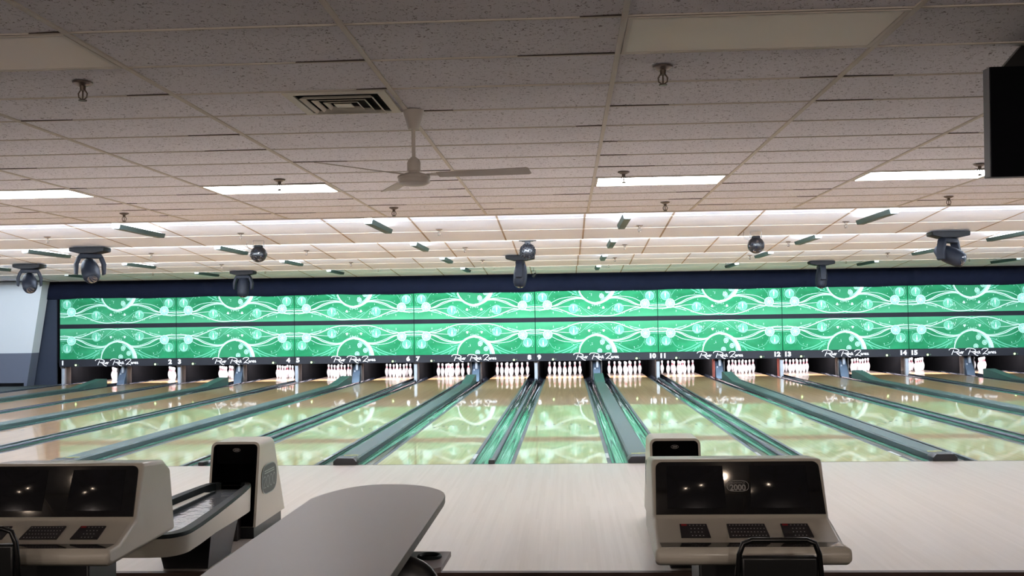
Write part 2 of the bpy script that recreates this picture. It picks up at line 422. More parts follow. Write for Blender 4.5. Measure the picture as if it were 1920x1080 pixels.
# ceiling: flat front part with boards in a bar grid
b = MB(); b.box(XL, XR, YB, EDGE[0], H+0.004, H+0.05); struct(b.build('ceiling', MT['tile']))
b = MB()
nx0, nx1 = math.ceil((XL-GX0)/1.2192), math.floor((XR-GX0)/1.2192)
for n in range(nx0, nx1+1):
    x = GX0 + n*1.2192; b.box(x-0.013, x+0.013, YB, EDGE[0], H-0.004, H+0.006)
struct(b.build('trim_3', MT['tbar']))
b = MB(); g = MB()
ny0, ny1 = math.ceil((YB-GY0)/0.6096), math.floor((EDGE[0]-GY0)/0.6096)
for n in range(ny0, ny1+1):
    y = GY0 + n*0.6096
    b.box(XL, XR, y-0.007, y+0.007, H-0.002, H+0.006)
    for k in range(nx0, nx1):
        if random.random() < 0.7:            # boards that do not lie flush leave a short dark gap
            x = GX0 + k*1.2192; s_ = random.uniform(0.1, 0.5); side = random.random() < 0.6
            x0 = x+1.2192-0.014 if side else x+0.014; x1 = x0 - s_ if side else x0 + s_
            g.prism([(x0, y-0.0075), (x0, y-0.019), (x1, y-0.0078)], 'z', H-0.001, H+0.0045)
struct(b.build('trim_4', MT['tbar'])); struct(g.build('trim_5', MT['gap']))
b = MB(); b.box(XL, XR, EDGE[0]-0.012, EDGE[0]+0.012, H-0.01, 3.22); struct(b.build('trim_6', MT['tbar']))
# sawtooth bays over the lanes
for i in range(4):
    y0, y1 = EDGE[i]+0.012, EDGE[i+1]
    b = MB(); b.prism([(y0, 3.20), (y1, H), (y1, H+0.05), (y0, 3.25)], 'x', XL, XR)
    struct(b.build('ceiling_bay', MT['bay']))
    if i < 3:
        b = MB(); b.box(XL, XR, y1-0.006, y1+0.012, H-0.006, 3.22); struct(b.build('trim_7', MT['tbar']))
    b = MB(); sl = (H-3.20)/(y1-y0)
    for n in range(nx0, nx1+1):
        x = GX0 + n*1.2192
        b.prism([(y0, 3.20-0.003), (y1, H-0.003), (y1, H+0.004), (y0, 3.204)], 'x', x-0.013, x+0.013)
    struct(b.build('trim_8', MT['seam']))
    b = MB()
    for q in (0.25, 0.5, 0.75):
        y = y0 + (y1-y0)*q; z = 3.20 + sl*(y-y0)
        b.box(XL, XR, y-0.006, y+0.006, z-0.0035, z+0.004)
    struct(b.build('trim_9', MT['tbar']))
def bayz(y):
    for i in range(4):
        if EDGE[i] <= y <= EDGE[i+1]: return 3.20 + (H-3.20)*(y-EDGE[i]-0.012)/(EDGE[i+1]-EDGE[i]-0.012)
    return H

# ------------------------------------------------------------------ lanes
ENDY = 17.75
def lane_name(n): return 'lane %d' % n
for n in range(1, 17):
    m = n - 9                                   # division on its left
    wa = GR if m % 2 else GS
    xc = divx(m) + wa/2 + LANE/2
    b = MB(); b.use(MT['lane']).box(-LANE/2, LANE/2, 0.0, ENDY, -0.05, 0.0)
    b.use(MT['dot'])
    for k in range(-3, 4):
        y = 4.75 - abs(k)*0.16 - 0.25; x = k*0.132
        b.prism([(x-0.012, y-0.045), (x+0.012, y-0.045), (x+0.02, y+0.01), (x, y+0.06), (x-0.02, y+0.01)], 'z', 0.0, 0.0008)
    for k in (-0.42, -0.3, -0.18, 0.18, 0.3, 0.42):
        b.lathe([(0.0, 0.0), (0.009, 0.0), (0.009, 0.0008), (0.0, 0.0008)], 8, Matrix.Translation((k, 2.1, 0)))
    o = b.build('bowling_lane', None); o.location = (xc, 0, 0)
    tag(o, 'glossy wooden bowling lane running to the pins under sign number %d' % n, 'bowling lane', 'bowling lanes')
    b = MB(); b.box(-LANE/2, LANE/2, ENDY, 19.45, -0.05, 0.0); o = b.build('pin_deck', MT['deck']); o.location = (xc, 0, 0)
    tag(o, 'pale pin deck carrying the pins of lane %d' % n, 'pin deck', 'pin decks')
    b = MB(); b.box(-LANE/2-0.12, LANE/2+0.12, 20.1, 20.16, -0.12, 1.2); o = b.build('pit_curtain', MT['black']); o.location = (xc, 0, 0)
    tag(o, 'black pit curtain hanging behind the pins of lane %d' % n, 'curtain', 'pit curtains')

# ------------------------------------------------------------------ divisions: gutters and ball return covers
def gutter_mb(x0, x1, y0, y1):
    b = MB(); n = 10; xc = (x0+x1)/2; r = (x1-x0)/2; prof = []
    for i in range(n+1):
        a = PI*i/n; prof.append((xc - r*math.cos(a), -0.004 - 0.085*math.sin(a)))
    under = [(p[0], p[1]-0.008) for p in prof]
    poly = prof + under[::-1]
    ys = [y0, y1]
    b.prism(poly, 'y', y0, y1); return b
def make_div(m):
    ret = (m % 2 != 0); w = GR if ret else GS; X = divx(m)
    l, r = m+8, m+9
    if m == -8: lab = 'lane divider with gutter at the outer side of lane 1'
    elif m == 8: lab = 'lane divider with gutter at the outer side of lane 16'
    elif ret: lab = 'wide green-grey ball return cover and gutters between lanes %d and %d' % (l, r)
    else: lab = 'narrow divider with two gutters between lanes %d and %d' % (l, r)
    t = thing('lane_division', lab, 'lane divider', (X, 0, 0), 0, 'lane divisions')
    cw = 0.25 if ret else 0.055
    h = w/2
    for s in (-1, 1):
        b = MB(); x0, x1 = (-h, -h+0.042) if s < 0 else (h-0.042, h)
        b.box(x0, x1, 0.0, 16.5, -0.05, 0.001); b.build('edge_strip', MT['flange'], t)
        a, c = (-h+0.045, -cw/2-0.004) if s < 0 else (cw/2+0.004, h-0.045)
        gutter_mb(a, c, 0.0, 16.5).build('gutter', MT['gutter'], t, smooth=True)
        b = MB(); gx = -h+0.0435 if s < 0 else h-0.0435
        b.box(gx-0.003, gx+0.003, 0.0, 16.5, -0.03, 0.0016); b.build('groove', MT['groove'], t)
    if ret:
        b = MB(); b.prism([(-cw/2, -0.06), (cw/2, -0.06), (cw/2, 0.052), (cw/2-0.02, 0.068), (-cw/2+0.02, 0.068), (-cw/2, 0.052)], 'y', 0.12, 13.9)
        b.build('track_cover', MT['cover'], t)
        b = MB()                                            # up-sweep near the pins
        b.prism([(13.9, -0.06), (13.9, 0.068), (15.35, 0.215), (15.5, 0.205), (15.5, -0.06)], 'x', -cw/2+0.005, cw/2-0.005)
        b.build('ramp', MT['ramp'], t)
        b = MB(); hw = cw/2+0.018                            # moulded black front cap
        A = [(-hw, 0.0), (-hw, 0.045), (-hw*0.72, 0.085), (hw*0.72, 0.085), (hw, 0.045), (hw, 0.0)]
        B_ = [(x*0.95, z*1.0+(0.0 if z == 0 else -0.004)) for x, z in A]
        va = [b.bm.verts.new((x, -0.02, z)) for x, z in B_]; vb = [b.bm.verts.new((x, 0.16, z)) for x, z in A]
        for i in range(6): b.face([va[i], va[(i+1) % 6], vb[(i+1) % 6], vb[i]])
        b.face(va[::-1]); b.face(vb)
        b.build('front_cap', MT['blackp'], t, bevel=0.008)
        b = MB(); b.box(-0.08, 0.02, 0.30, 0.335, 0.0682, 0.0695); b.box(0.0, 0.085, 0.32, 0.35, 0.0682, 0.0694); b.build('yellow_sticker', MT['yellow'], t)
    else:
        b = MB(); b.prism([(-cw/2, -0.06), (cw/2, -0.06), (cw/2, 0.012), (cw/2-0.01, 0.022), (-cw/2+0.01, 0.022), (-cw/2, 0.012)], 'y', 0.14, 16.5)
        b.build('divider_cap', MT['flange'], t)
        b = MB(); b.box(-0.035, 0.035, 0.0, 0.16, 0.0, 0.045); b.build('front_cap', MT['blackp'], t, bevel=0.008)
    b = MB(); b.box(-h+0.002, -h+0.038, 0.36, 0.85, 0.0012, 0.0025)
    b.use(MT['groove']); b.box(-h+0.003, -h+0.036, 0.36, 0.43, 0.0026, 0.0032)
    o = b.build('white_sticker', None, t); 
    if not o.data.materials: pass
    return t
MTfix = MT['white_st']
_old = MB.box
for m in range(-8, 9): make_div(m)
for o in bpy.data.objects:
    if o.name.startswith('white_sticker'):
        o.data.materials.clear(); o.data.materials.append(MT['white_st']); o.data.materials.append(MT['groove'])
        for i, p in enumerate(o.data.polygons): p.material_index = 1 if i >= 6 else 0

# ------------------------------------------------------------------ kickback partitions beside the pin decks
for m in range(-8, 9):
    ret = (m % 2 != 0); X = divx(m); l, r = m+8, m+9
    where = 'outside lane 1' if m == -8 else 'outside lane 16' if m == 8 else 'between lanes %d and %d' % (l, r)
    t = thing('kickback_partition', ('ball lift partition with blue-steel chute ' if ret else 'slim grey partition with silver front post ') + where + ' beside the pins', 'partition', (X, 0, 0), 0, 'kickback partitions')
    red = m in (3, 4)
    hw = 0.15 if ret else 0.05
    h = (GR if ret else GS)/2
    for s in (-1, 1):
        a, c = (-h, -hw) if s < 0 else (hw, h)
        gutter_mb(a, c, 16.51, 18.6).build('gutter_end', MT['gutter'], t, smooth=True)
        b = MB(); x0 = s*hw
        b.prism([(17.0, -0.11), (17.0, 0.62), (20.0, 0.62), (20.0, -0.11)], 'x', min(x0, x0-s*0.03), max(x0, x0-s*0.03))
        b.build('side_board', MT['black'], t)
        b = MB(); b.prism([(16.72, -0.11), (16.72, 0.62), (16.995, 0.62), (16.995, -0.11)], 'x', min(x0, x0-s*0.03), max(x0, x0-s*0.03))
        o = b.build('front_board', MT['kickred'] if red and s < 0 else MT['kick'], t)
        if red and s < 0: o['label'] = 'reddish brown front board'
    if ret:
        b = MB()
        b.prism([(16.56, -0.05), (16.62, 0.10), (16.95, 0.60), (17.1, 0.60), (17.1, -0.05)], 'x', -0.105, 0.105)
        b.build('chute', MT['navysil'], t, bevel=0.012)
        b = MB(); b.box(-0.02, 0.05, 16.70, 16.80, 0.30, 0.52); b.box(-0.07, -0.03, 16.72, 16.8, 0.22, 0.3); b.build('latch', MT['silver'], t, bevel=0.006)
    else:
        b = MB(); b.box(-0.045, 0.045, 16.62, 16.75, -0.1, 0.62); b.build('front_post', MT['silver'], t, bevel=0.01)
        b = MB(); b.box(-0.06, 0.06, 16.6, 16.63, 0.45, 0.62); b.build('bracket', MT['kick'], t)
b = MB()
for x in (): pass
# added black sheet over the pits, unseen, blocks light leaking above the deck
b = MB(); b.box(divx(-8)-1, divx(8)+1, 17.6, 20.3, 1.25, 1.3); struct(b.build('pit_light_blocker', MT['black']))

# ------------------------------------------------------------------ pins
prof = [(0.0258, 0.0), (0.029, 0.006), (0.036, 0.03), (0.0495, 0.075), (0.0575, 0.108), (0.0605, 0.135), (0.058, 0.165), (0.0495, 0.2), (0.038, 0.228),
        (0.0285, 0.25), (0.0245, 0.265), (0.0235, 0.279), (0.0235, 0.283), (0.0242, 0.296), (0.0262, 0.312), (0.0305, 0.33), (0.0325, 0.345), (0.0305, 0.362), (0.022, 0.375), (0.008, 0.381)]
# more rings for stripes
def ins(p, z):
    for i in range(len(p)-1):
        if p[i][1] < z < p[i+1][1]:
            t = (z-p[i][1])/(p[i+1][1]-p[i][1]); return p[:i+1] + [(p[i][0]+(p[i+1][0]-p[i][0])*t, z)] + p[i+1:]
    return p
for z in (0.243, 0.258, 0.272, 0.289): prof = ins(prof, z)
mats = []
for i in range(len(prof)-1):
    z = (prof[i][1]+prof[i+1][1])/2
    mats.append(MT['red'] if (0.243 < z < 0.258 or 0.272 < z < 0.289) else MT['pin'])
b = MB(); b.use(MT['pin']); b.use(MT['red']); b.lathe(prof, 16, None, mats)
pin0 = b.build('bowling_pin', None, None, smooth='all')
pin_used = False
SP = 0.3048; RY = SP*math.sqrt(3)/2; HEAD = 18.288
rows = ['head pin', None, None, 'back row']
for n in range(1, 17):
    m = n - 9; wa = GR if m % 2 else GS; xc = divx(m) + wa/2 + LANE/2
    spots = []
    for r in range(4):
        for c in range(r+1):
            x = (c - r/2)*SP
            if r == 0: w_ = 'the head pin at the front'
            elif r == 1: w_ = ('left', 'right')[c] + ' pin of the second row'
            elif r == 2: w_ = ('left', 'middle', 'right')[c] + ' pin of the third row'
            else: w_ = ('leftmost', 'inner left', 'inner right', 'rightmost')[c] + ' pin of the back row'
            spots.append((x, HEAD + r*RY, w_))
    for x, y, w_ in spots:
        o = pin0 if not pin_used else pin0.copy()
        if pin_used: COL.objects.link(o)
        pin_used = True
        o.location = (xc+x, y, 0); o.rotation_euler = (0, 0, random.uniform(0, 6))
        tag(o, 'white red-ringed bowling pin on lane %d, %s' % (n, w_), 'bowling pin', 'bowling pins')

# ------------------------------------------------------------------ printed mask panels
def art_quads():
    """flat print elements in the coordinates of one lower panel: x 0..W, z 0..0.865"""
    S = 1810.0
    def T(p): return ((p[0]-30)/S*W, (485-p[1])/465*0.865)
    def mir(pts): return [(1870-x, y) for x, y in pts]
    out = []                                                 # (layer, material, polygon)
    k = W/S
    def line(pts, w, mt, lay=2, both=True):
        for P in ([pts, mir(pts)] if both else [pts]):
            q = [T(p) for p in crom(P)]
            for quad in ribbon2d(q, w*k): out.append((lay, mt, quad))
    def disc(c, r, mt, lay, n=20, a0=0, a1=2*PI, sx=1.0):
        cx, cz = T(c); rr = r*k
        for i in range(n):
            a, b_ = a0+(a1-a0)*i/n, a0+(a1-a0)*(i+1)/n
            out.append((lay, mt, [(cx, cz), (cx+rr*sx*math.cos(a), cz+rr*math.sin(a)), (cx+rr*sx*math.cos(b_), cz+rr*math.sin(b_))]))
    def ring(c, r, w, mt, lay, a0=0, a1=2*PI, sx=1.0, n=28, w1=None):
        cx, cz = T(c)
        P = []; ws = []
        for i in range(n+1):
            a = a0+(a1-a0)*i/n; P.append((cx+r*k*sx*math.cos(a), cz+r*k*math.sin(a)))
            ws.append((w + ((w1 if w1 is not None else w)-w)*i/n)*k)
        for quad in ribbon2d(P, ws): out.append((lay, mt, quad))
    mw, mm, m2 = MT['mintw'], MT['mint'], MT['mint2']
    # thick ribbon that swings under and over the ball
    line([(0, 190), (120, 178), (260, 180), (360, 212), (470, 268), (620, 305), (740, 298), (840, 245), (935, 212)], 13, mw, 3)
    line([(250, 175), (360, 195), (470, 245), (600, 286), (730, 288), (830, 232), (935, 196)], 7, mw, 3)
    line([(0, 140), (120, 132), (250, 150), (360, 150), (480, 108), (600, 60), (720, 35), (840, 34), (935, 48)], 12, mw, 3)
    line([(0, 165), (120, 150), (300, 140), (450, 90)], 5, mw, 2)
    line([(935, 20), (860, 48), (780, 110), (700, 175), (640, 205)], 4, mm, 2)
    line([(935, 48), (1010, 90), (1100, 140)], 4, mm, 2)
    line([(280, 240), (380, 290), (500, 315), (640, 322), (760, 300)], 6, mw, 2)
    line([(300, 160), (400, 172), (540, 182), (600, 182)], 6, mw, 2)
    line([(0, 215), (100, 205), (200, 215)], 4, mm, 2)
    line([(30, 165), (100, 190), (200, 170), (330, 120), (430, 115)], 4, mm, 2)
    line([(240, 330), (290, 400), (390, 440)], 3, mm, 2)
    # streaks of the lower part
    for P in ([(300, 485), (480, 430), (620, 360), (700, 340)], [(420, 485), (560, 430), (660, 370)], [(540, 485), (600, 420), (650, 400)]):
        line(P, 14, m2, 1)
    # the big ball with its rim
    c0 = (945, 492)
    disc(c0, 245, MT['panelball'], 2, 40, 0, PI)
    ring(c0, 268, 15, mw, 4, PI, PI*0.48, n=26, w1=22)
    ring(c0, 262, 22, mw, 4, PI*0.5, 0, n=26, w1=58)
    ring(c0, 232, 10, mm, 4, PI*0.42, 0, n=22, w1=34)
    ring(c0, 285, 6, mm, 4, PI*0.9, PI*0.6, n=12)
    for c in ((1020, 325), (1105, 405), (980, 458)):
        disc(c, 34, m2, 5, 16, sx=0.95); ring(c, 34, 6, mw, 6, sx=0.95, n=18); ring(c, 20, 4, mw, 6, sx=0.9, n=14)
        disc((c[0]+3, c[1]), 10, mw, 6, 10)
    # bubbles with pins and the crossing knots
    def pinshape(c, s, mt, lay):
        q = [(-5, 0), (-9, 14), (-11, 30), (-6, 46), (-3.5, 58), (-5, 68), (0, 74), (5, 68), (3.5, 58), (6, 46), (11, 30), (9, 14), (5, 0)]
        P = [T((c[0]+x*s, c[1]+40*s-z*s)) for x, z in q]; out.append((lay, mt, P))
    for X0 in (0, 1):
        f = (lambda p: p) if X0 == 0 else (lambda p: (1870-p[0], p[1]))
        disc(f((215, 205)), 66, mm, 4, 22); ring(f((215, 205)), 66, 7, mw, 6)
        for a in range(6):
            dx, dy = 40*math.cos(a*1.05+0.3), 40*math.sin(a*1.05+0.3)
            P = [f((215-dx, 205-dy)), f((215+dx*0.2, 205+dy*0.2))]
            out.append((5, mw, ribbon2d([T(P[0]), T(P[1])], 10*k)[0]))
        for c in ((145, 322), (600, 150)):
            disc(f(c), 62, m2, 4, 22); ring(f(c), 66, 6, mm, 6); ring(f(c), 50, 14, mm, 5, PI*1.1, PI*1.9, n=14)
            pinshape(f(c), 1.15, mw, 7)
        for c in ((670, 118), (700, 112), (688, 140), (640, 118), (430, 118), (520, 75), (545, 70), (300, 88)): pinshape(f(c), 0.42, mw, 7)
        ring(f((145, 322)), 86, 3, mm, 4, -0.8, 0.8, n=10); ring(f((145, 322)), 86, 3, mm, 4, 2.4, 3.9, n=10)
        for c in ((820, 152), (836, 150), (828, 165)): disc(f(c), 12, mw, 5, 8)
        for c in ((620, 255), (885, 185), (960, 185)): pinshape(f(c), 0.3, mw, 6)
        rr = random.Random(5)
        for i in range(26):
            c = (rr.uniform(60, 920), rr.uniform(40, 470)); disc(f(c), rr.choice((4, 5, 7)), mw, 5, 6)
    return out
MT['panelball'] = mat('ball print', rgb(10, 116, 74), 0.75, noise=0.15, scale=1.5)
ART = art_quads()
def clip_poly(P, z0, z1, x0, x1):
    def cl(P, f, lim, sgn, ax):
        out = []
        for i in range(len(P)):
            a, b_ = P[i-1], P[i]
            ia, ib = (a[ax]-lim)*sgn >= 0, (b_[ax]-lim)*sgn >= 0
            if ia != ib:
                t = (lim-a[ax])/(b_[ax]-a[ax]); out.append((a[0]+(b_[0]-a[0])*t, a[1]+(b_[1]-a[1])*t))
            if ib: out.append(b_)
        return out
    for lim, sgn, ax in ((z0, 1, 1), (z1, -1, 1), (x0, 1, 0), (x1, -1, 0)):
        P = cl(P, None, lim, sgn, ax)
        if len(P) < 3: return None
    return P
def art_mesh(upper):
    b = MB()
    hh = 0.732 if upper else 0.865
    for idx, (lay, mt, P) in enumerate(ART):
        if upper: P = [(x, hh - (z - 0.133)) for x, z in P]
        P = clip_poly(P, 0.004, hh-0.004, 0.012, W-0.012)
        if not P: continue
        b.use(mt); b.face([b.bm.verts.new((x, -0.0012*lay - 0.00004*(idx % 25), z)) for x, z in P])
    for f in b.bm.faces:
        f.normal_update()
        if f.normal.y > 0: f.normal_flip()
    me = bpy.data.meshes.new('printed_artwork'); b.bm.to_mesh(me); b.bm.free()
    for q in b.mats: me.materials.append(q)
    return me
art_lo, art_up = art_mesh(False), art_mesh(True)

def letter_mesh(word):
    S = []
    def cap(x):  # capital R with a long entry swash
        return [[(x+0, 7.3), (x+1.5, 9.2), (x+5, 10), (x+10, 9.4), (x+14, 7.6), (x+14.2, 5.8), (x+11, 4.8), (x+7, 4.6)],
                [(x+7, 7.6), (x+5.5, 4.4), (x+4, 0.6)], [(x+9.5, 4.8), (x+12, 2.2), (x+15, -0.2), (x+18, -1.0)]]
    S += cap(0)
    S += [[(13.2, 4.6), (12.8, 2.4), (14.0, 2.2)], [(15, 4.8), (15.6, 2.2), (17.4, 4.8)],
          [(17.2, 3.4), (19, 4.0), (18.9, 4.9), (17.7, 4.5), (17.4, 2.9), (18.8, 2.2), (19.8, 2.8)], [(19.9, 4.8), (19.7, 2.2)], [(19.8, 3.9), (20.8, 4.8), (21.3, 4.4)]]
    S += cap(24)
    S += [[(38.6, 4.2), (37.4, 4.4), (37.0, 3.0), (38.2, 2.1), (39.3, 3.2), (38.6, 4.4), (40.4, 4.4)],
          [(42.4, 4.6), (41.2, 4.4), (40.9, 2.9), (42.1, 2.1), (43.1, 2.8)], [(43.6, 6.2), (43.2, 2.1)], [(45.2, 4.6), (43.5, 3.5), (45.6, 2.0)]]
    # flourished capital of the last word
    S += [[(47.6, 6.8), (48.8, 8.6), (52, 9.6), (55.8, 9.2), (56.2, 7.6), (53.6, 5.2), (50.5, 2.6), (48.8, 1.0), (50.6, 1.9), (53.4, 1.6), (56.5, 0.4)]]
    S += [[(58.4, 4.3), (57.0, 4.4), (56.6, 2.9), (57.7, 2.1), (58.7, 3.6)], [(58.8, 4.6), (58.6, 2.2), (59.4, 2.4)],
          [(60.0, 4.6), (59.9, 2.1)], [(60.0, 3.8), (61.3, 4.7), (62.0, 3.8), (62.0, 2.1)],
          [(62.8, 3.3), (64.4, 3.8), (64.3, 4.7), (63.2, 4.4), (62.9, 2.8), (64.0, 2.1), (65.2, 2.8)],
          [(67.4, 4.7), (66.1, 4.5), (66.3, 3.5), (67.6, 3.0), (67.3, 2.1), (65.8, 2.3)]]
    u = 1.24/68; b = MB()
    dots = []
    lo, hi = ((-5, 23), (23.5, 46.5), (47, 80))[word]
    for P in S:
        if not lo <= P[0][0] < hi: continue
        q = [((x-34)*u, (y-4.2)*u) for x, y in crom(P, 5)]
        for quad in ribbon2d(q, 0.0165): b.face([b.bm.verts.new((x, 0, z)) for x, z in quad])
    for (x, y) in (((14.0, 6.4),) if word == 0 else ()):
        b.face([b.bm.verts.new(((x-34)*u+0.012*math.cos(a*PI/4), 0, (y-4.2)*u+0.012*math.sin(a*PI/4))) for a in range(8)])
    me = bpy.data.meshes.new('script_word'); b.bm.to_mesh(me); b.bm.free(); me.materials.append(MT['letter']); return me
LET = [letter_mesh(i) for i in range(3)]
num_cache = {}
Z_LO0, Z_LO1, Z_UP0, Z_UP1, Z_SIGN = 0.716, 1.581, 1.704, 2.436, 0.505
for k in range(-4, 4):
    x0 = k*W; a, c = 2*(k+4)+1, 2*(k+4)+2
    for upper in (False, True):
        z0, z1 = (Z_UP0, Z_UP1) if upper else (Z_LO0, Z_LO1)
        t = thing('bowling_mural', '%s green printed bowling mural panel above lanes %d and %d' % ('upper' if upper else 'lower', a, c), 'mural panel', (x0, MASKY, z0), 0, 'mural panels')
        b = MB(); b.box(0.008, W-0.008, 0.0, 0.03, 0, z1-z0); b.build('board', MT['panel_up' if upper else 'panel_lo'], t)
        o = bpy.data.objects.new('printed_artwork', art_up if upper else art_lo); COL.objects.link(o); o.parent = t; o.location = (0, -0.0005, 0)
    b = MB(); b.box(x0+0.003, x0+W-0.003, MASKY-0.015, MASKY+0.05, Z_LO1+0.002, Z_UP0-0.002)
    tag(b.build('mask_rail', MT['rail'], None, bevel=0.004), 'dark rail between the two mural panels above lanes %d and %d' % (a, c), 'rail', 'mask rails')
    t = thing('sign_bar', 'navy sign bar with white script lettering and lane numbers %d and %d' % (a, c), 'sign', (x0, MASKY, Z_SIGN), 0, 'lane sign bars')
    b = MB(); b.box(0.003, W-0.003, -0.03, 0.08, 0, Z_LO0-Z_SIGN-0.002); b.build('bar', MT['signbar'], t, bevel=0.004)
    for q in LET:
        o = bpy.data.objects.new('script_word', q); COL.objects.link(o); o.parent = t; o.location = (W/2-0.02, -0.0325, 0.105)
    for nn, px, al in ((a, 0.10, 'CENTER'), (c, W-0.17, 'CENTER')):
        text_mesh('lane_number', str(nn), 0.165, MT['letter'], t, (px if nn < 10 or px > 1 else px+0.02, -0.0325, 0.055), (PI/2, 0, 0), bold=0.009, sx=1.15)
    for px in (0.48, W-0.60):
        b = MB(); b.lathe([(0.0, 0), (0.026, 0), (0.022, 0.012), (0.0, 0.016)], 14, Matrix.Translation((px, -0.031, 0.045)) @ Matrix.Rotation(PI/2, 4, 'X'))
        o = b.build('indicator_light', MT['led_on'], t); o['label'] = 'lit green indicator light'
        b = MB(); b.lathe([(0.0, 0), (0.02, 0), (0.016, 0.01), (0.0, 0.012)], 12, Matrix.Translation((px+0.075, -0.031, 0.045)) @ Matrix.Rotation(PI/2, 4, 'X'))
        o = b.build('indicator_light', MT['led_off'], t); o['label'] = 'dark green indicator light'
# backing wall of the mask
b = MB(); b.box(-14.6, XR, MASKY+0.09, MASKY+0.12, Z_SIGN+0.1, 3.3); struct(b.build('wall_mask', MT['black']))
b = MB(); b.box(-14.7, divx(-8)-0.1, MASKY+0.03, MASKY+0.08, -0.1, H); struct(b.build('wall_mask_side', MT['sideblk']))
b = MB(); b.box(divx(8)+0.1, XR, MASKY+0.03, MASKY+0.08, -0.1, H); struct(b.build('wall_mask_end', MT['sideblk']))
# gathered cloth valance
b = MB(); n = 900; rowA, rowB, rowC = [], [], []
xa, xb = -13.85, 16.0
for i in range(n+1):
    x = xa + (xb-xa)*i/n
    f = 0.012*math.sin(x*7.3+1.2*math.sin(x*1.7)) + 0.01*math.sin(x*15.1) + 0.03*max(0, math.cos((x-0.5)*2*PI/2.4))**12
    sag = 0.012*math.sin(x*1.9)+0.006*math.sin(x*5.3)
    rowA.append((x, MASKY-0.05+f*0.4, H+0.003)); rowC.append((x, MASKY-0.05-f*1.4, 2.68)); rowB.append((x, MASKY-0.045-f*0.8, Z_UP1-0.012+sag))
bmv = [[b.bm.verts.new(p) for p in r] for r in (rowA, rowC, rowB)]
for r in range(2):
    for i in range(n): b.face([bmv[r][i], bmv[r][i+1], bmv[r+1][i+1], bmv[r+1][i]])
o = b.build('cloth_valance', MT['curtain'], None, smooth='all'); so = o.modifiers.new('thick', 'SOLIDIFY'); so.thickness = 0.006
tag(o, 'long dark navy cloth valance hanging from the ceiling above the green murals', 'curtain')

# ------------------------------------------------------------------ ceiling lights
def troffer(cx, cy, lit, label, group):
    t = thing('ceiling_light', label, 'ceiling light', (cx, cy, H), 0, group)
    hx, hy = 1.2192/2-0.016, 0.6096/2-0.012
    b = MB()
    for (x0, x1, y0, y1) in ((-hx, hx, -hy, -hy+0.022), (-hx, hx, hy-0.022, hy), (-hx, -hx+0.022, -hy+0.022, hy-0.022), (hx-0.022, hx, -hy+0.022, hy-0.022)):
        b.box(x0, x1, y0, y1, -0.006, 0.003)
    b.build('frame', MT['tbar'], t)
    b = MB(); b.box(-hx+0.022, hx-0.022, -hy+0.022, hy-0.022, -0.003, 0.003); b.build('diffuser', MT['diff_on'] if lit else MT['diff_off'], t)
def colx(n): return GX0 + (n+0.5)*1.2192
def rowy(n): return GY0 + (n+0.5)*0.6096
for n, w_ in ((-5, 'at the far left, cut by the picture edge'), (-3, 'in front of the ceiling fan, second from the left'), (0, 'right of the ceiling fan, in the middle of the row'), (2, 'beside the hanging television')):
    troffer(colx(n), rowy(8), True, 'lit ceiling light panel ' + w_, 'lit ceiling panels')
for n in (-10, -7, 5, 8):
    troffer(colx(n), rowy(8), True, 'lit white ceiling light panel beyond the picture edge', 'lit ceiling panels')
troffer(colx(0), rowy(0), False, 'unlit cream ceiling light panel near the top middle right', 'unlit ceiling panels')
troffer(colx(-3), rowy(0), False, 'unlit cream ceiling light panel in the top left corner', 'unlit ceiling panels')

# strip lights hung in the bays above each ball return
def strip_light(lit):
    t = thing('strip_light', '', 'strip light')
    L_ = 1.5
    b = MB(); b.prism([(-0.045, 0.0), (0.045, 0.0), (0.065, 0.06), (0.055, 0.06), (0.04, 0.012), (-0.04, 0.012), (-0.055, 0.06), (-0.065, 0.06)], 'y', 0, L_); b.build('housing', MT['tray'], t)
    b = MB(); b.box(-0.05, 0.05, -0.012, 0.0, 0.012, 0.088); b.build('end_cap', MT['stripend'], t)
    b = MB(); b.tube([(0, 0.0, 0.06), (0, L_-0.02, 0.06)], 0.019, 8); b.build('tube', MT['tubeon'] if lit else MT['tubeoff'], t)
    b = MB(); b.tube([(0, L_*0.3, 0.04), (0, L_*0.3, 0.19)], 0.003, 5); b.build('hanging_wire', MT['silver'], t)
    b = MB(); b.tube([(0, L_*0.85, 0.04), (0, L_*0.85, 0.155)], 0.003, 5); b.build('hanging_wire', MT['silver'], t)
    return t
s_on = strip_light(True); s_off = strip_light(False)
used = {True: False, False: False}
bays = ['first', 'second', 'third', 'last']
for i in range(4):
    for k in range(-4, 4):
        lit = i < 3 and not (i == 2 and k in (-4, 3))
        src = s_on if lit else s_off
        x = divx(2*k+1); y = EDGE[i] + 0.85 + (0.25 if i == 3 else 0); z = 2.915
        lab = '%s strip light above lanes %d and %d in the %s ceiling bay' % ('glowing' if lit else 'dark', 2*(k+4)+1, 2*(k+4)+2, bays[i])
        if not used[lit]:
            src.location = (x, y, z); src['label'] = lab; src['group'] = 'bay strip lights'; used[lit] = True
        else: dup(src, (x, y, z), 0, lab, 'bay strip lights')

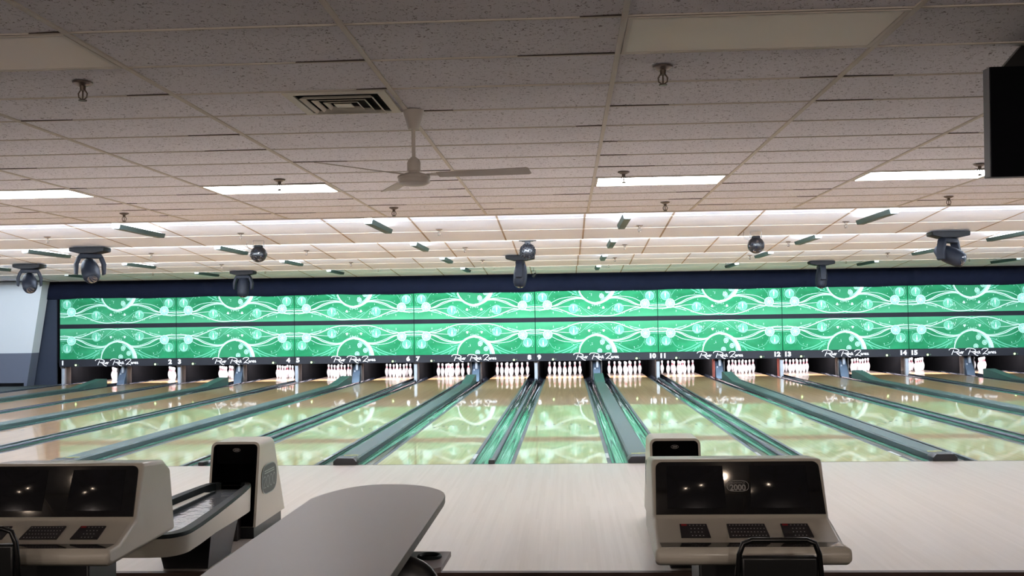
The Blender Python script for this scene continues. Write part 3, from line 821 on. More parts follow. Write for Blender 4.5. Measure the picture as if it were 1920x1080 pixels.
# ------------------------------------------------------------------ sprinklers
sp0 = thing('sprinkler_head', '', 'sprinkler')
b = MB(); b.lathe([(0.0, 0.0), (0.042, 0.0), (0.04, -0.006), (0.02, -0.016), (0.0, -0.016)], 18); b.build('cover_plate', MT['plate'], sp0, smooth=True)
b = MB(); b.lathe([(0.0, -0.014), (0.013, -0.014), (0.011, -0.036), (0.0, -0.036)], 10)
for s in (-1, 1): b.tube([(s*0.01, 0, -0.034), (s*0.019, 0, -0.048), (s*0.017, 0, -0.064), (0, 0, -0.076)], 0.0032, 6)
b.tube([(0, 0, -0.036), (0, 0, -0.072)], 0.0035, 6)
b.build('frame_arms', MT['brass'], sp0, smooth=True)
b = MB(); b.lathe([(0.0, -0.075), (0.017, -0.075), (0.017, -0.079), (0.0, -0.079)], 12); b.build('deflector', MT['brass'], sp0)
spots = []
for x, w_ in ((-1.64, 'left of the air vent'), (1.395, 'just past the unlit panel')): spots.append((x, -6.39, H, 'large sprinkler head on the tiled ceiling ' + w_))
for x, w_ in ((-4.69, 'outside the left edge'), (-1.65, 'in front of the second lit panel from the left'), (1.40, 'in front of the lit panel right of the fan'), (4.44, 'beside the television'), ): spots.append((x, -2.70, H, 'sprinkler head on the tiled ceiling ' + w_))
for x in (-10.3, -7.2, -4.126, -1.033, 1.988, 5.055, 8.1, 11.2):
    spots.append((x, -0.32, H, 'sprinkler head on the tiled ceiling edge, above ' + lane_name(max(1, min(16, int((x+8*W/2)/(W/2))+1)))))
for r, y in enumerate((3.36, 7.2, 11.12, 14.46)):
    for x in (-13.0, -9.95, -6.96, -3.98, -0.99, 1.97, 4.95, 7.95, 11.0):
        ln = max(1, min(16, int((x+8*W/2)/(W/2))+1))
        spots.append((x, y, bayz(y), 'small sprinkler head in the %s ceiling bay above lane %d' % (bays[r], ln)))
first = True
for x, y, z, lab in spots:
    if first:
        sp0.location = (x, y, z); sp0['label'] = lab; sp0['group'] = 'sprinkler heads'; sp0.scale = (1.25,)*3; first = False
    else:
        o = dup(sp0, (x, y, z), 0, lab, 'sprinkler heads')

# ------------------------------------------------------------------ vent
vx, vy = GX0 - 1.2192 - 0.3048 - 0.02, GY0 + 2.5*0.6096
t = thing('air_vent', 'square stepped air diffuser in the ceiling beside the fan', 'air vent', (vx, vy, H))
h0 = 0.29
b = MB()
for (x0, x1, y0, y1) in ((-h0, h0, -h0, -h0+0.05), (-h0, h0, h0-0.05, h0), (-h0, -h0+0.05, -h0+0.05, h0-0.05), (h0-0.05, h0, -h0+0.05, h0-0.05)): b.box(x0, x1, y0, y1, -0.008, 0.003)
b.build('frame', MT['vent'], t)
b = MB(); b.box(-h0+0.04, h0-0.04, -h0+0.04, h0-0.04, 0.001, 0.0035); b.build('duct_opening', MT['black'], t)
for q in (0.19, 0.135, 0.08):
    b = MB(); ri, ro = q, q+0.021
    A = [(-ri, -ri, -0.004), (ri, -ri, -0.004), (ri, ri, -0.004), (-ri, ri, -0.004)]; B_ = [(-ro, -ro, -0.02), (ro, -ro, -0.02), (ro, ro, -0.02), (-ro, ro, -0.02)]
    b.strip(A, B_, True); o = b.build('louvre_ring', MT['vent'], t)
    sm = o.modifiers.new('thick', 'SOLIDIFY'); sm.thickness = 0.003
b = MB(); b.prism([(-0.05, -0.05), (0.05, -0.05), (0.05, 0.05), (-0.05, 0.05)], 'z', -0.02, -0.014); b.build('centre_plate', MT['vent'], t)

# ------------------------------------------------------------------ fan
FX, FY = -0.028, -5.47
t = thing('ceiling_fan', 'grey three-blade ceiling fan on a short down rod', 'ceiling fan', (FX, FY, H))
b = MB(); b.lathe([(0.0, 0.0), (0.066, 0.0), (0.062, -0.012), (0.036, -0.105), (0.032, -0.115), (0.0, -0.115)], 24); b.build('canopy', MT['fan'], t, smooth=True)
b = MB(); b.tube([(0, 0, -0.11), (0, 0, -0.30)], 0.0115, 12); b.build('down_rod', MT['fan'], t, smooth=True)
b = MB(); b.lathe([(0.0, -0.285), (0.014, -0.285), (0.034, -0.30), (0.041, -0.32), (0.041, -0.368), (0.036, -0.372), (0.0, -0.372)], 24); b.build('rod_cover', MT['fan'], t, smooth=True)
b = MB(); b.lathe([(0.0, -0.366), (0.03, -0.366), (0.034, -0.378), (0.07, -0.388), (0.098, -0.40), (0.101, -0.412), (0.096, -0.418), (0.099, -0.432), (0.094, -0.444), (0.07, -0.456), (0.03, -0.462), (0.0, -0.463)], 32)
b.build('motor_housing', MT['fan'], t, smooth=True)
for k in range(3):
    a = math.radians(-8 + 120*k)
    T = Matrix.Rotation(a, 4, 'Z') @ Matrix.Translation((0, 0, -0.398)) @ Matrix.Rotation(math.radians(-10), 4, 'X')
    b = MB(); b.prism([(0.15, -0.045), (0.70, -0.062), (0.715, -0.05), (0.715, 0.05), (0.70, 0.062), (0.15, 0.045)], 'z', -0.002, 0.002, T); o = b.build('blade', MT['fanb'], t)
    b = MB(); b.prism([(0.08, -0.012), (0.2, -0.03), (0.2, 0.03), (0.08, 0.012)], 'z', 0.002, 0.006, T); b.build('blade_bracket', MT['fan'], t)

# ------------------------------------------------------------------ stage lights under the ceiling edges
def moving_head(label, loc, rz, tilt, sc=1.0):
    t = thing('moving_head_light', label, 'stage light', loc, 0, 'moving head stage lights')
    b = MB(); b.prism([(-0.29, 0), (0.29, 0), (0.285, -0.07), (0.13, -0.10), (-0.13, -0.10), (-0.285, -0.06)], 'y', -0.14, 0.14); b.build('base', MT['fixd'], t, bevel=0.012)
    y = MB(); T = Matrix.Rotation(rz, 4, 'Z')
    def P(p): return T @ Vector(p)
    y.prism([(-0.16, -0.10), (0.16, -0.10), (0.20, -0.16), (0.13, -0.175), (-0.13, -0.175), (-0.20, -0.16)], 'y', -0.07, 0.07, T)
    for s in (-1, 1):
        y.prism([(s*0.13, -0.15), (s*0.195, -0.15), (s*0.24, -0.27), (s*0.232, -0.43), (s*0.19, -0.45), (s*0.178, -0.27)], 'y', -0.065, 0.065, T)
    y.build('yoke', MT['fix'], t, bevel=0.012)
    R_ = T @ Matrix.Translation((0, 0, -0.355)) @ Matrix.Rotation(tilt, 4, 'X')
    h = MB(); h.lathe([(0.0, 0.21), (0.08, 0.20), (0.13, 0.14), (0.158, 0.04), (0.165, -0.06), (0.155, -0.16), (0.128, -0.215), (0.1, -0.23), (0.0, -0.215)], 24, R_ @ Matrix.Diagonal((0.86, 0.82, 1.12, 1)))
    hd = h.build('head', MT['fix'], t, smooth=True)
    l = MB(); l.lathe([(0.0, -0.224), (0.095, -0.226), (0.06, -0.245), (0.0, -0.25)], 20, R_ @ Matrix.Translation((0, 0, -0.02)) @ Matrix.Diagonal((0.86, 0.82, 1.05, 1))); l.build('lens', MT['lens'], hd, smooth=True)
    return t
moving_head('large tilted moving head stage light, second from the left', (-6.82, 4.45, H-0.004), math.radians(35), math.radians(-50))
moving_head('moving head stage light farthest left, hung near the white wall', (-9.98, 8.40, H-0.004), math.radians(32), math.radians(-48))
moving_head('moving head stage light pointing down before the upper mural of lanes 3 and 4', (-6.85, 12.32, H-0.004), 0, math.radians(-8))
moving_head('moving head stage light at the right with its head lying sideways', (6.80, 4.45, H-0.004), math.radians(38), math.radians(-66))
moving_head('slim side-on moving head stage light above the sign of lanes 12 and 13', (6.80, 12.32, H-0.004), math.radians(88), math.radians(4))
moving_head('side-on moving head stage light half hidden behind the studded ball light', (-0.02, 8.40, H-0.004), math.radians(84), math.radians(5))

def globe_light(label, loc):
    t = thing('ball_effect_light', label, 'stage light', loc, 0, 'round effect lights')
    b = MB(); b.ell((0, 0, -0.215), (0.128, 0.128, 0.128), 28, 18); g_ = b.build('globe', MT['blackp'], t, smooth='all')
    b = MB()
    for (a, e) in ((-2.2, 0.1), (-1.7, -0.35), (-1.2, 0.15), (-1.6, 0.45), (-2.6, -0.2), (-0.8, -0.3), (-2.0, -0.8), (-1.1, -0.8), (0.4, 0), (1.5, 0), (2.5, 0)):
        d = Vector((math.cos(a)*math.cos(e), math.sin(a)*math.cos(e), math.sin(e)))
        T = Matrix.Translation(Vector((0, 0, -0.215)) + d*0.122) @ d.to_track_quat('Z', 'Y').to_matrix().to_4x4()
        b.lathe([(0.0, 0.0), (0.026, 0.0), (0.02, 0.012), (0.0, 0.016)], 12, T)
    b.build('lens_cluster', MT['lens'], g_)
    b = MB(); b.box(-0.06, 0.06, -0.05, 0.05, -0.13, -0.07); b.build('neck_box', MT['fixd'], t, bevel=0.01)
    b = MB(); b.tube([(-0.085, 0, -0.10), (-0.085, 0, 0.005), (0.085, 0, 0.005), (0.085, 0, -0.10)], 0.006, 6); b.build('bracket', MT['tube'], t)
    b = MB(); b.tube([(-0.1, 0, -0.14), (-0.16, 0, -0.12), (-0.19, 0, -0.06), (-0.18, 0, 0.0)], 0.004, 6); b.build('cable', MT['tube'], t)
    return t
globe_light('smooth black globe effect light on a wire bracket above lanes 5 and 6', (-3.94, 4.1, bayz(4.1)-0.004))
globe_light('smooth black globe effect light on a wire bracket above lanes 11 and 12', (3.79, 4.1, bayz(4.1)-0.004))
t = thing('studded_ball_light', 'studded black ball effect light hung above lane 9', 'stage light', (0.22, 6.0, bayz(6.0)-0.003))
b = MB(); b.box(-0.17, 0.17, -0.08, 0.08, -0.028, 0); b.box(-0.10, 0.10, -0.08, 0.08, -0.09, -0.028); b.box(-0.15, 0.15, -0.05, 0.05, -0.085, -0.062); b.box(-0.05, 0.05, -0.04, 0.04, -0.16, -0.09)
b.build('mount_plate', MT['fixd'], t, bevel=0.004)
b = MB(); b.ell((0, 0, -0.265), (0.125, 0.125, 0.125), 24, 14); bl = b.build('ball', MT['blackp'], t, smooth='all')
b = MB()
for i in range(90):
    z = 1 - 2*(i+0.5)/90; a = i*2.399963; rr = math.sqrt(1-z*z); d = Vector((rr*math.cos(a), rr*math.sin(a), z))
    T = Matrix.Translation(Vector((0, 0, -0.265)) + d*0.118) @ d.to_track_quat('Z', 'Y').to_matrix().to_4x4()
    b.lathe([(0.0, 0.0), (0.015, 0.0), (0.013, 0.026), (0.0, 0.028)], 8, T)
stuff(b.build('studs', MT['fixd'], bl))
t = thing('spot_lamp', 'tiny dark spot lamp hanging on a cable before the navy valance', 'stage light', (0.02, 15.0, bayz(15.0)))
b = MB(); b.tube([(0, 0, 0), (0.01, 0, -0.09)], 0.006, 6); b.build('cable', MT['tube'], t)
b = MB(); b.tube([(-0.05, 0, -0.09), (0.06, 0, -0.09), (0.06, 0, -0.17)], 0.008, 6); b.build('bracket', MT['tube'], t)
b = MB(); b.lathe([(0.0, 0.07), (0.03, 0.065), (0.045, -0.05), (0.04, -0.06), (0.0, -0.055)], 14, Matrix.Translation((0.02, 0, -0.2)) @ Matrix.Rotation(0.7, 4, 'Y')); b.build('lamp_head', MT['fixd'], t, smooth=True)

# ------------------------------------------------------------------ hanging television
t = thing('television', 'black flat television hung from the ceiling, showing one side', 'television', (3.42, -6.62, 2.81), math.radians(0))
T = Matrix.Rotation(math.radians(2.0), 4, 'X')
b = MB(); b.box(-0.49, 0.49, 0.012, 0.085, -0.53, 0.0, T); b.build('cabinet', MT['tvside'], t, bevel=0.004)
b = MB(); b.box(-0.488, 0.488, 0.0, 0.012, -0.528, -0.002, T); b.build('screen', MT['tvback'], t)
b = MB(); b.prism([(-0.42, 0.0), (-0.33, 0.102), (0.33, 0.102), (0.42, 0.0)], 'y', 0.02, 0.07); b.build('ceiling_bracket', MT['tube'], t)

# ------------------------------------------------------------------ score consoles
LOWER = -0.15
def console(X, label, logo=True):
    t = thing('score_console', label, 'scoring console', (X, -6.53, LOWER), 0, 'scoring consoles')
    Z = -LOWER
    side = [(0.0, 0.935), (0.26, 0.915), (0.35, 0.86), (0.41, 0.52), (-0.40, 0.515), (-0.44, 0.535), (-0.44, 0.585), (-0.42, 0.597), (-0.31, 0.597), (-0.16, 0.652), (-0.10, 0.672)]
    b = MB()
    hw = lambda y: 0.413 + 0.022*max(0, -y)/0.44
    A = [b.bm.verts.new((-hw(y), y, z+Z)) for y, z in side]; B_ = [b.bm.verts.new((hw(y), y, z+Z)) for y, z in side]
    n = len(side)
    for i in range(n): b.face([A[i], A[(i+1) % n], B_[(i+1) % n], B_[i]])
    b.face(A[::-1]); b.face(B_)
    b.build('housing', MT['beige'], t, bevel=0.02)
    # screen window set on the leaning front
    top = Vector((0, -0.006, 0.921+Z)); bot = Vector((0, -0.102, 0.684+Z)); d = (bot-top); Lh = d.length; d.normalize()
    nrm = Vector((0, -d.z, d.y)) if False else Vector((0, d.z, -d.y)); 
    if nrm.y > 0: nrm = -nrm
    def S(u, v, o): return Vector((u, 0, 0)) + top + d*v + nrm*o
    w2 = 0.393; r = 0.03
    out = []
    for i in range(5):
        a = PI/2*i/4; out.append((-w2+r-r*math.sin(PI/2-a), r-r*math.cos(PI/2-a)))
    out = [(-w2, r)] + [(-w2+r-r*math.cos(a*PI/8), r-r*math.sin(a*PI/8)) for a in range(1, 4)] + [(-w2+r, 0), (w2-r, 0)] + [(w2-r+r*math.sin(a*PI/8), r-r*math.cos(a*PI/8)) for a in range(1, 4)] + [(w2, r), (w2+0.008, Lh), (-w2-0.008, Lh)]
    b = MB(); va = [b.bm.verts.new(S(u, v, 0.004)) for u, v in out]; vb = [b.bm.verts.new(S(u, v, -0.01)) for u, v in out]
    for i in range(len(out)): b.face([va[i], va[(i+1) % len(out)], vb[(i+1) % len(out)], vb[i]])
    b.face(va); b.face(vb[::-1]); win = b.build('screen_window', MT['glass'], t)
    for cx in (-0.205, 0.195):
        b = MB(); P = [S(cx-0.135, 0.02, 0.0052), S(cx+0.135, 0.02, 0.0052), S(cx+0.14, Lh-0.03, 0.0052), S(cx-0.14, Lh-0.03, 0.0052)]
        N_ = 8; g_ = [[None]*(N_+1) for _ in range(N_+1)]
        for i in range(N_+1):
            for j in range(N_+1):
                u, v = i/N_, j/N_; p = P[0].lerp(P[1], u).lerp(P[3].lerp(P[2], u), v); bulge = 0.010*(1-(2*u-1)**2)*(1-(2*v-1)**2)
                g_[i][j] = b.bm.verts.new(p + nrm*bulge)
        for i in range(N_):
            for j in range(N_): b.face([g_[i][j], g_[i+1][j], g_[i+1][j+1], g_[i][j+1]])
        b.build('monitor_glass', MT['crt'], win, smooth='all')
    # oval logo between the monitors
    if not logo: pass
    b = MB(); q = [(0.052*math.copysign(abs(math.cos(a))**0.55, math.cos(a))-0.004, 0.12+0.026*math.copysign(abs(math.sin(a))**0.8, math.sin(a))) for a in [i*PI/16 for i in range(32)]]
    q.append(q[0])
    for quad in ribbon2d(q, 0.003): b.face([b.bm.verts.new(S(u, v, 0.0075)) for u, v in quad])
    if logo: b.build('logo_oval', MT['logo'], win)
    else: b.bm.free()
    ang = math.atan2(-nrm.y, nrm.z)
    rot = (ang, 0, 0)
    if logo: text_mesh('logo_digits', '2000', 0.040, MT['logo'], win, S(-0.004, 0.141, 0.0075), rot, bold=0.0015, sx=0.95)
    if logo: text_mesh('logo_text', 'BRUNSWICK', 0.013, MT['logo'], win, S(-0.004, 0.109, 0.0075), rot)
    # keypads on the sloping desk
    p0 = Vector((0, -0.165, 0.6515+Z)); p1 = Vector((0, -0.285, 0.607+Z)); kd = (p1-p0); kl = kd.length; kd.normalize(); kn = Vector((0, kd.z, -kd.y))
    if kn.z < 0: kn = -kn
    def K(u, v, o): return Vector((u, 0, 0)) + p0 + kd*v + kn*o
    for cx, w_, cols, rows_, red in ((-0.235, 0.125, 7, 4, True), (0.01, 0.175, 11, 4, False), (0.235, 0.125, 7, 4, True)):
        b = MB(); pts = [K(cx-w_/2, 0.004, 0), K(cx+w_/2, 0.004, 0), K(cx+w_/2+0.006, kl-0.01, 0), K(cx-w_/2-0.004, kl-0.01, 0)]
        va = [b.bm.verts.new(p + kn*0.004) for p in pts]; vb = [b.bm.verts.new(p - kn*0.006) for p in pts]
        for i in range(4): b.face([va[i], va[(i+1) % 4], vb[(i+1) % 4], vb[i]])
        b.face(va); b.face(vb[::-1]); kp = b.build('keypad', MT['keypad'], t)
        b = MB()
        for i in range(cols):
            for j in range(rows_):
                if red and (i < 2 or i > 5) and j > 0: continue
                u = cx - w_/2 + 0.012 + (w_-0.024)*i/(cols-1) + (0.003 if j % 2 else 0); v = 0.018 + (kl-0.04)*j/(rows_-1)
                b.quad([K(u-0.0025, v-0.003, 0.005), K(u+0.0025, v-0.003, 0.005), K(u+0.0025, v+0.003, 0.005), K(u-0.0025, v+0.003, 0.005)])
        stuff(b.build('key_legends', MT['key'], kp))
        if red:
            b = MB(); b.quad([K(cx-w_/2+0.006, 0.008, 0.0055), K(cx-w_/2+0.032, 0.008, 0.0055), K(cx-w_/2+0.032, 0.024, 0.0055), K(cx-w_/2+0.006, 0.024, 0.0055)])
            b.build('red_key', MT['redkey'], kp)
    b = MB(); b.box(-0.405, 0.405, -0.405, -0.318, 0.5972+Z, 0.5985+Z); b.build('desk_strip', MT['glass'], t)
    b = MB(); b.box(-0.21, 0.21, -0.17, 0.14, 0.0, 0.52+Z); b.build('pedestal', MT['blackp'], t, bevel=0.01)
    b = MB(); b.box(-0.27, 0.27, -0.2, 0.2, 0.0, 0.03); b.build('foot_plate', MT['blackp'], t)
    return t
console(1.70, 'beige two-screen scoring console on the right, in front of the black tube chair')
console(-1.67, 'beige two-screen scoring console on the left, cut by the picture edge', False)

# ------------------------------------------------------------------ ball returns
def ball_return(X, label):
    t = thing('ball_return', label, 'ball return', (X, -4.0, 0.0), 0, 'ball returns')
    hw = 0.19; r = 0.045
    def outline(w, ztop, z0, rr):
        P = [(-w, z0), (-w, ztop-rr)]
        for i in range(1, 6): a = PI/2*i/6; P.append((-w+rr-rr*math.cos(a), ztop-rr+rr*math.sin(a)))
        P += [(-w+rr, ztop), (w-rr, ztop)]
        for i in range(1, 6): a = PI/2*i/6; P.append((w-rr+rr*math.sin(a), ztop-rr+rr*math.cos(a)))
        P += [(w, ztop-rr), (w, z0)]
        return P
    fy = lambda z: 0.03 + 0.15*(z/0.72); by = lambda z: 0.88 - 0.35*(z/0.72)
    O = outline(hw, 0.72, 0.09, r); I = outline(hw-0.018, 0.702, 0.09, r-0.012)
    b = MB(); b.use(MT['beige'])
    vo = [b.bm.verts.new((x, fy(z), z)) for x, z in O]; vk = [b.bm.verts.new((x, by(z), z)) for x, z in O]
    vi = [b.bm.verts.new((x, fy(z), z)) for x, z in I]; vm = [b.bm.verts.new((x, fy(z)+0.30, z)) for x, z in I]
    n = len(O)
    for i in range(n-1):
        b.use(MT['beige']); b.face([vo[i], vo[i+1], vk[i+1], vk[i]]); b.face([vi[i], vi[i+1], vo[i+1], vo[i]])
        b.use(MT['black']); b.face([vm[i], vm[i+1], vi[i+1], vi[i]])
    b.use(MT['black']); b.face(vm); b.use(MT['beige']); b.face(vk[::-1]); b.face([vo[0], vk[0], vk[-1], vo[-1]])
    hood = b.build('hood', None, t, smooth=True)
    # logo plate inside the top of the opening
    zt = 0.655; yy = fy(zt)+0.01
    b = MB(); b.box(-hw+0.03, hw-0.03, yy+0.02, yy+0.03, 0.55, 0.70); b.build('inner_plate', MT['black'], hood)
    b = MB(); q = [(0.028*math.cos(a), 0.655+0.013*math.sin(a)) for a in [i*PI/10 for i in range(21)]]
    for quad in ribbon2d(q, 0.003): b.face([b.bm.verts.new((u, yy+0.018, v)) for u, v in quad])
    b.build('small_logo', MT['logo'], hood)
    text_mesh('logo_digits', '2000', 0.018, MT['logo'], hood, (0, yy+0.018, 0.649), (PI/2, 0, 0), bold=0.0006)
    # side badge on both flanks
    for s in (-1, 1):
        b = MB(); cy, cz = 0.40, 0.41
        q = [(cy+0.20*math.copysign(abs(math.cos(a))**0.6, math.cos(a)), cz+0.115*math.copysign(abs(math.sin(a))**0.75, math.sin(a))) for a in [i*PI/16 for i in range(32)]]
        x0 = s*hw; x1 = s*(hw+0.005)
        b.use(MT['badge']).prism(q, 'x', min(x0, x1), max(x0, x1))
        b.use(MT['badgel'])
        q2 = q+[q[0]]
        for quad in ribbon2d(q2, 0.007): b.face([b.bm.verts.new((s*(hw+0.0058), u, v)) for u, v in quad])
        for k in range(4):
            cc = cy + s*(-0.126+0.084*k)
            q3 = [(cc+0.033*math.cos(a), cz-0.02+0.045*math.sin(a)) for a in [i*PI/8 for i in range(17)]]
            if k == 0: q3 = [(cc-0.033*s, cz+0.01), (cc-0.01*s, cz+0.026), (cc+0.02*s, cz+0.022), (cc+0.03*s, cz), (cc-0.03*s, cz-0.06), (cc+0.034*s, cz-0.062)]
            for quad in ribbon2d(q3, 0.006): b.face([b.bm.verts.new((s*(hw+0.0058), u, v)) for u, v in quad])
        for dz in (0.045, 0.062):
            b.face([b.bm.verts.new((s*(hw+0.0058), cy+u, cz+v)) for u, v in ((-0.13, dz), (0.13, dz), (0.13, dz+0.008), (-0.13, dz+0.008))])
        b.build('side_badge', None, hood)
    b = MB(); b.box(-hw+0.02, hw-0.02, 0.07, 0.80, 0.0, 0.092); b.build('plinth', MT['blackp'], t)
    # ball tray running towards the bowlers
    L_ = 1.85
    out = []
    for (x, y) in ((0.10, 0.06), (0.145, 0.045), (0.172, 0.0), (0.188, -0.08), (0.215, -0.3), (0.25, -0.65), (0.285, -1.05), (0.31, -1.40), (0.315, -1.58)): out.append((x, y))
    for i in range(1, 8): a = PI/2*i/8; out.append((0.185+0.13*math.cos(a), -1.58-0.17*math.sin(a)))
    out.append((0.16, -1.755)); out.append((0.06, -1.76))
    left = [(-x, y) for x, y in out[::-1]]
    ring = out + left
    def inset(k): return [(x*(1-k/0.3), y + (k if y < -1.2 else 0)*min(1, (-1.2-y)/0.45 if y < -1.2 else 0)) for x, y in ring]
    def zt_(y): return 0.405 - 0.02*max(0, -y)/1.8
    b = MB(); R0, R1 = ring, inset(0.012)
    top = [Vector((x, y, zt_(y))) for x, y in R0]; low = [Vector((x*0.96, y, 0.225+0.055*min(1, max(0, -y)))) for x, y in R0]
    tin = [Vector((x, y, zt_(y))) for x, y in R1]; lin_ = [Vector((x*0.96, y, 0.23+0.055*min(1, max(0, -y)))) for x, y in R1]
    n = len(ring); V = [[b.bm.verts.new(p) for p in Q] for Q in (low, top, tin, lin_)]
    for a_, c_ in ((0, 1), (1, 2), (2, 3), (3, 0)):
        for i in range(n): b.face([V[a_][i], V[a_][(i+1) % n], V[c_][(i+1) % n], V[c_][i]])
    b.build('tray_skirt', MT['beige'], t, smooth=True)
    b = MB(); A = ring; C_ = inset(0.07)
    V = [[b.bm.verts.new(p) for p in Q] for Q in ([Vector((x*1.004, y, zt_(y)+0.002)) for x, y in A], [Vector((x*0.985, y, zt_(y)+0.024)) for x, y in A], [Vector((x, y, zt_(y)+0.020)) for x, y in C_], [Vector((x*0.99, y, zt_(y)-0.035)) for x, y in C_])]
    for a_, c_ in ((0, 1), (1, 2), (2, 3)):
        for i in range(n): b.face([V[a_][i], V[a_][(i+1) % n], V[c_][(i+1) % n], V[c_][i]])
    b.build('bumper_ring', MT['rubber'], t, smooth=True)
    b = MB(); C2 = inset(0.065); va = [b.bm.verts.new((x, y, zt_(y)-0.03)) for x, y in C2]; vb = [b.bm.verts.new((x, y, zt_(y)-0.05)) for x, y in C2]
    for i in range(n): b.face([va[i], va[(i+1) % n], vb[(i+1) % n], vb[i]])
    b.face(va); b.face(vb[::-1]); b.build('rack_bed', MT['bed'], t)
    b = MB(); b.prism([(-0.135, -0.15), (-0.075, -0.15), (-0.10, -1.3), (-0.20, -1.3)], 'z', 0.36, 0.388); b.build('inner_rail', MT['beige'], t, bevel=0.006)
    b = MB(); b.prism([(-0.072, -0.12), (-0.058, -0.12), (-0.08, -1.35), (-0.094, -1.35)], 'z', 0.355, 0.392); b.build('inner_seam', MT['rubber'], t)
    b = MB()
    A = [(-0.20, -0.92), (0.20, -0.92), (0.20, -0.35), (-0.20, -0.35)]; B_ = [(-0.15, -0.86), (0.15, -0.86), (0.15, -0.4), (-0.15, -0.4)]
    va = [b.bm.verts.new((x, y, 0.30)) for x, y in A]; vb = [b.bm.verts.new((x, y, 0.0)) for x, y in B_]
    for i in range(4): b.face([va[i], va[(i+1) % 4], vb[(i+1) % 4], vb[i]])
    b.face(va); b.face(vb[::-1]); b.build('pedestal', MT['blackp'], t)
    b = MB(); b.box(0.02, 0.07, -0.02, 0.07, 0.0, 0.3); b.build('support_leg', MT['kick'], t)
    return t
ball_return(1.684, 'beige ball return with black mouth behind the right scoring console')
ball_return(-1.684, 'beige ball return with open tray beside the left scoring console')

# ------------------------------------------------------------------ long table
tl = thing('long_table', 'long grey-mauve laminate table with rounded end, standing between the consoles', 'table', (-0.215, -6.9, LOWER))
zt = 0.62 - LOWER
yf = 1.64; poly = [(0.385, -1.7), (0.385, 1.08)]
for (x, y) in ((0.375, 1.24), (0.35, 1.34), (0.30, 1.44), (0.21, 1.55), (0.08, 1.62), (-0.05, 1.63), (-0.17, 1.58), (-0.27, 1.46), (-0.34, 1.30), (-0.385, 1.12)): poly.append((x, y))
poly += [(-0.385, -1.7)]
pp = crom(poly[1:-1], 4); poly = [poly[0]] + pp + [poly[-1]]
b = MB(); b.use(MT['laminate']).prism(poly, 'z', zt-0.004, zt); b.build('tabletop', None, tl)
b = MB(); b.prism([(x*1.004, y*1.002) for x, y in poly], 'z', zt-0.04, zt-0.004); b.build('edge_band', MT['edge'], tl)
for y in (-1.0, 0.6):
    b = MB(); b.box(-0.05, 0.05, y-0.05, y+0.05, 0.03, zt-0.04); b.build('leg', MT['tube'], tl)
    b = MB(); b.box(-0.28, 0.28, y-0.06, y+0.06, 0.0, 0.03); b.build('foot', MT['tube'], tl, bevel=0.01)

# ------------------------------------------------------------------ moulded seat with cup-holder tray
t = thing('bowlers_seat', 'black padded seat with cup-holder tray, tucked beside the long table', 'seat', (0.07, -6.85, LOWER))
Z = -LOWER
b = MB(); b.ell((0, 0, 0.34+Z), (0.225, 0.075, 0.19), 28, 16); 
for v in b.bm.verts:
    x, z = v.co.x/0.225, (v.co.z-(0.34+Z))/0.19
    v.co.x *= 1+0.22*abs(z)*abs(z)*0.9; v.co.z += 0.02*(1-x*x)
b.build('backrest', MT['vinyl'], t, smooth='all')
b = MB(); b.box(-0.21, 0.21, 0.04, 0.46, 0.20+Z, 0.26+Z); b.build('seat', MT['vinyl'], t, bevel=0.028)
b = MB(); b.tube([(0, 0.2, 0.0), (0, 0.2, 0.2+Z)], 0.04, 14); b.build('post', MT['tube'], t)
b = MB(); b.lathe([(0.0, 0), (0.17, 0), (0.165, 0.015), (0.06, 0.03), (0.0, 0.03)], 24, Matrix.Translation((0, 0.2, 0))); b.build('foot', MT['tube'], t, smooth=True)
b = MB(); b.prism([(-0.06, 0.15), (0.16, 0.13), (0.195, 0.16), (0.205, 0.49), (-0.06, 0.49)], 'z', 0.425+Z, 0.45+Z); tr = b.build('tray', MT['edge'], t); tr.data.materials[0] = MT['laminate']
b = MB(); b.tube([(0.112+0.052*math.cos(a*PI/12), 0.36+0.052*math.sin(a*PI/12), 0.454+Z) for a in range(24)], 0.011, 8, closed=True); b.build('cup_ring', MT['rubber'], tr, smooth='all')
b = MB(); b.lathe([(0.0, 0.0), (0.045, 0.0), (0.045, 0.003), (0.0, 0.003)], 24, Matrix.Translation((0.112, 0.36, 0.4503+Z))); b.build('cup_well', MT['black'], tr)
b = MB(); b.box(0.02, 0.15, 0.28, 0.36, 0.0, 0.425+Z); b.build('tray_post', MT['nosing'], t)

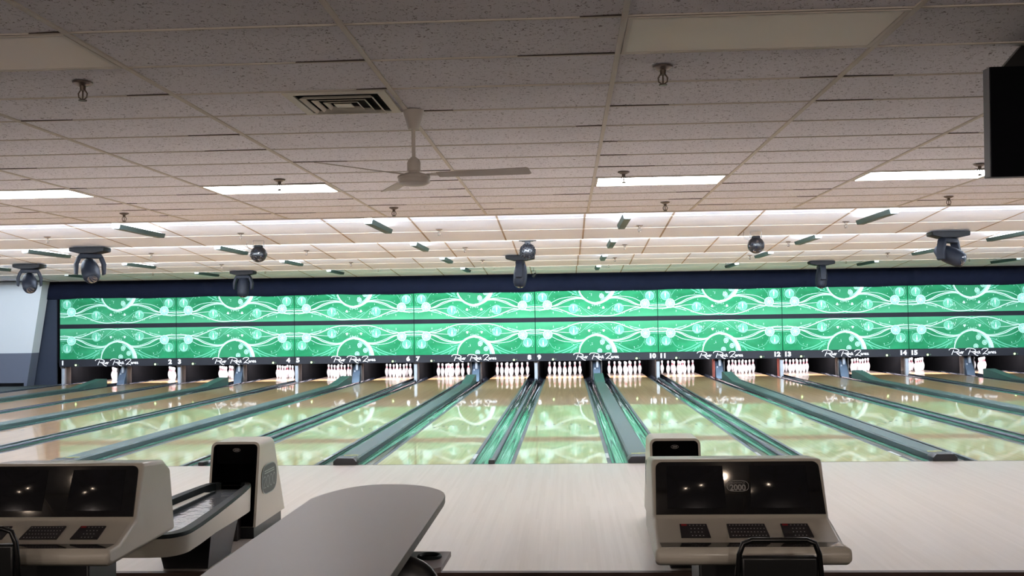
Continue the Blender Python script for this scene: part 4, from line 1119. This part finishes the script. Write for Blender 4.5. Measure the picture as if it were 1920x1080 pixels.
# ------------------------------------------------------------------ tube chairs
def tube_chair(X, Y, top, label, rz=0.0):
    t = thing('tube_chair', label, 'chair', (X, Y, LOWER), rz, 'tube chairs')
    Z = -LOWER; w = 0.165; tz = top+Z
    pts = [(-w-0.01, 0.0, 0.30+Z), (-w-0.012, -0.015, tz-0.16), (-w-0.004, -0.02, tz-0.07), (-w+0.014, -0.022, tz-0.022), (-w+0.05, -0.023, tz-0.008), (w-0.05, -0.023, tz-0.008), (w-0.014, -0.022, tz-0.022), (w+0.004, -0.02, tz-0.07), (w+0.012, -0.015, tz-0.16), (w+0.01, 0.0, 0.30+Z)]
    b = MB(); b.tube(pts, 0.012, 10, cap=True); b.build('back_frame', MT['tube'], t, smooth='all')
    b = MB(); b.box(-w+0.002, w-0.002, -0.028, 0.012, tz-0.30, tz-0.078); b.build('back_pad', MT['vinyl'], t, bevel=0.012)
    b = MB(); b.box(-w-0.02, w+0.02, 0.0, 0.33, 0.25+Z, 0.31+Z); b.build('seat', MT['vinyl'], t, bevel=0.022)
    for s in (-1, 1):
        b = MB(); b.tube([(s*(w+0.01), 0.02, 0.30+Z), (s*(w+0.03), -0.07, 0.012)], 0.011, 8); b.build('leg', MT['tube'], t, smooth='all')
        b = MB(); b.tube([(s*(w+0.0), 0.30, 0.27+Z), (s*(w+0.02), 0.32, 0.012)], 0.011, 8); b.build('leg', MT['tube'], t, smooth='all')
    return t
tube_chair(1.776, -7.12, 0.68, 'black tube-frame chair facing the right scoring console')
tube_chair(-1.75, -7.13, 0.74, 'black chair at the left console, mostly outside the picture corner', 0.05)

# ------------------------------------------------------------------ small warm downlights over the seats, seen only as reflections in the screens
for x, y in ((2.15, -9.45), (1.5, -9.85), (-3.3, -9.45), (-3.9, -9.85)):
    t = thing('concourse_downlight', 'small warm downlight in the ceiling over the seats near the viewer', 'downlight', (x, y, H), 0, 'concourse downlights')
    b = MB(); b.lathe([(0.0, 0.0), (0.07, 0.0), (0.065, -0.008), (0.0, -0.01)], 20); b.build('trim_ring', MT['tbar'], t)
    b = MB(); b.lathe([(0.0, -0.0105), (0.028, -0.0105), (0.024, -0.02), (0.0, -0.024)], 16); b.build('bulb', MT['bulb'], t)
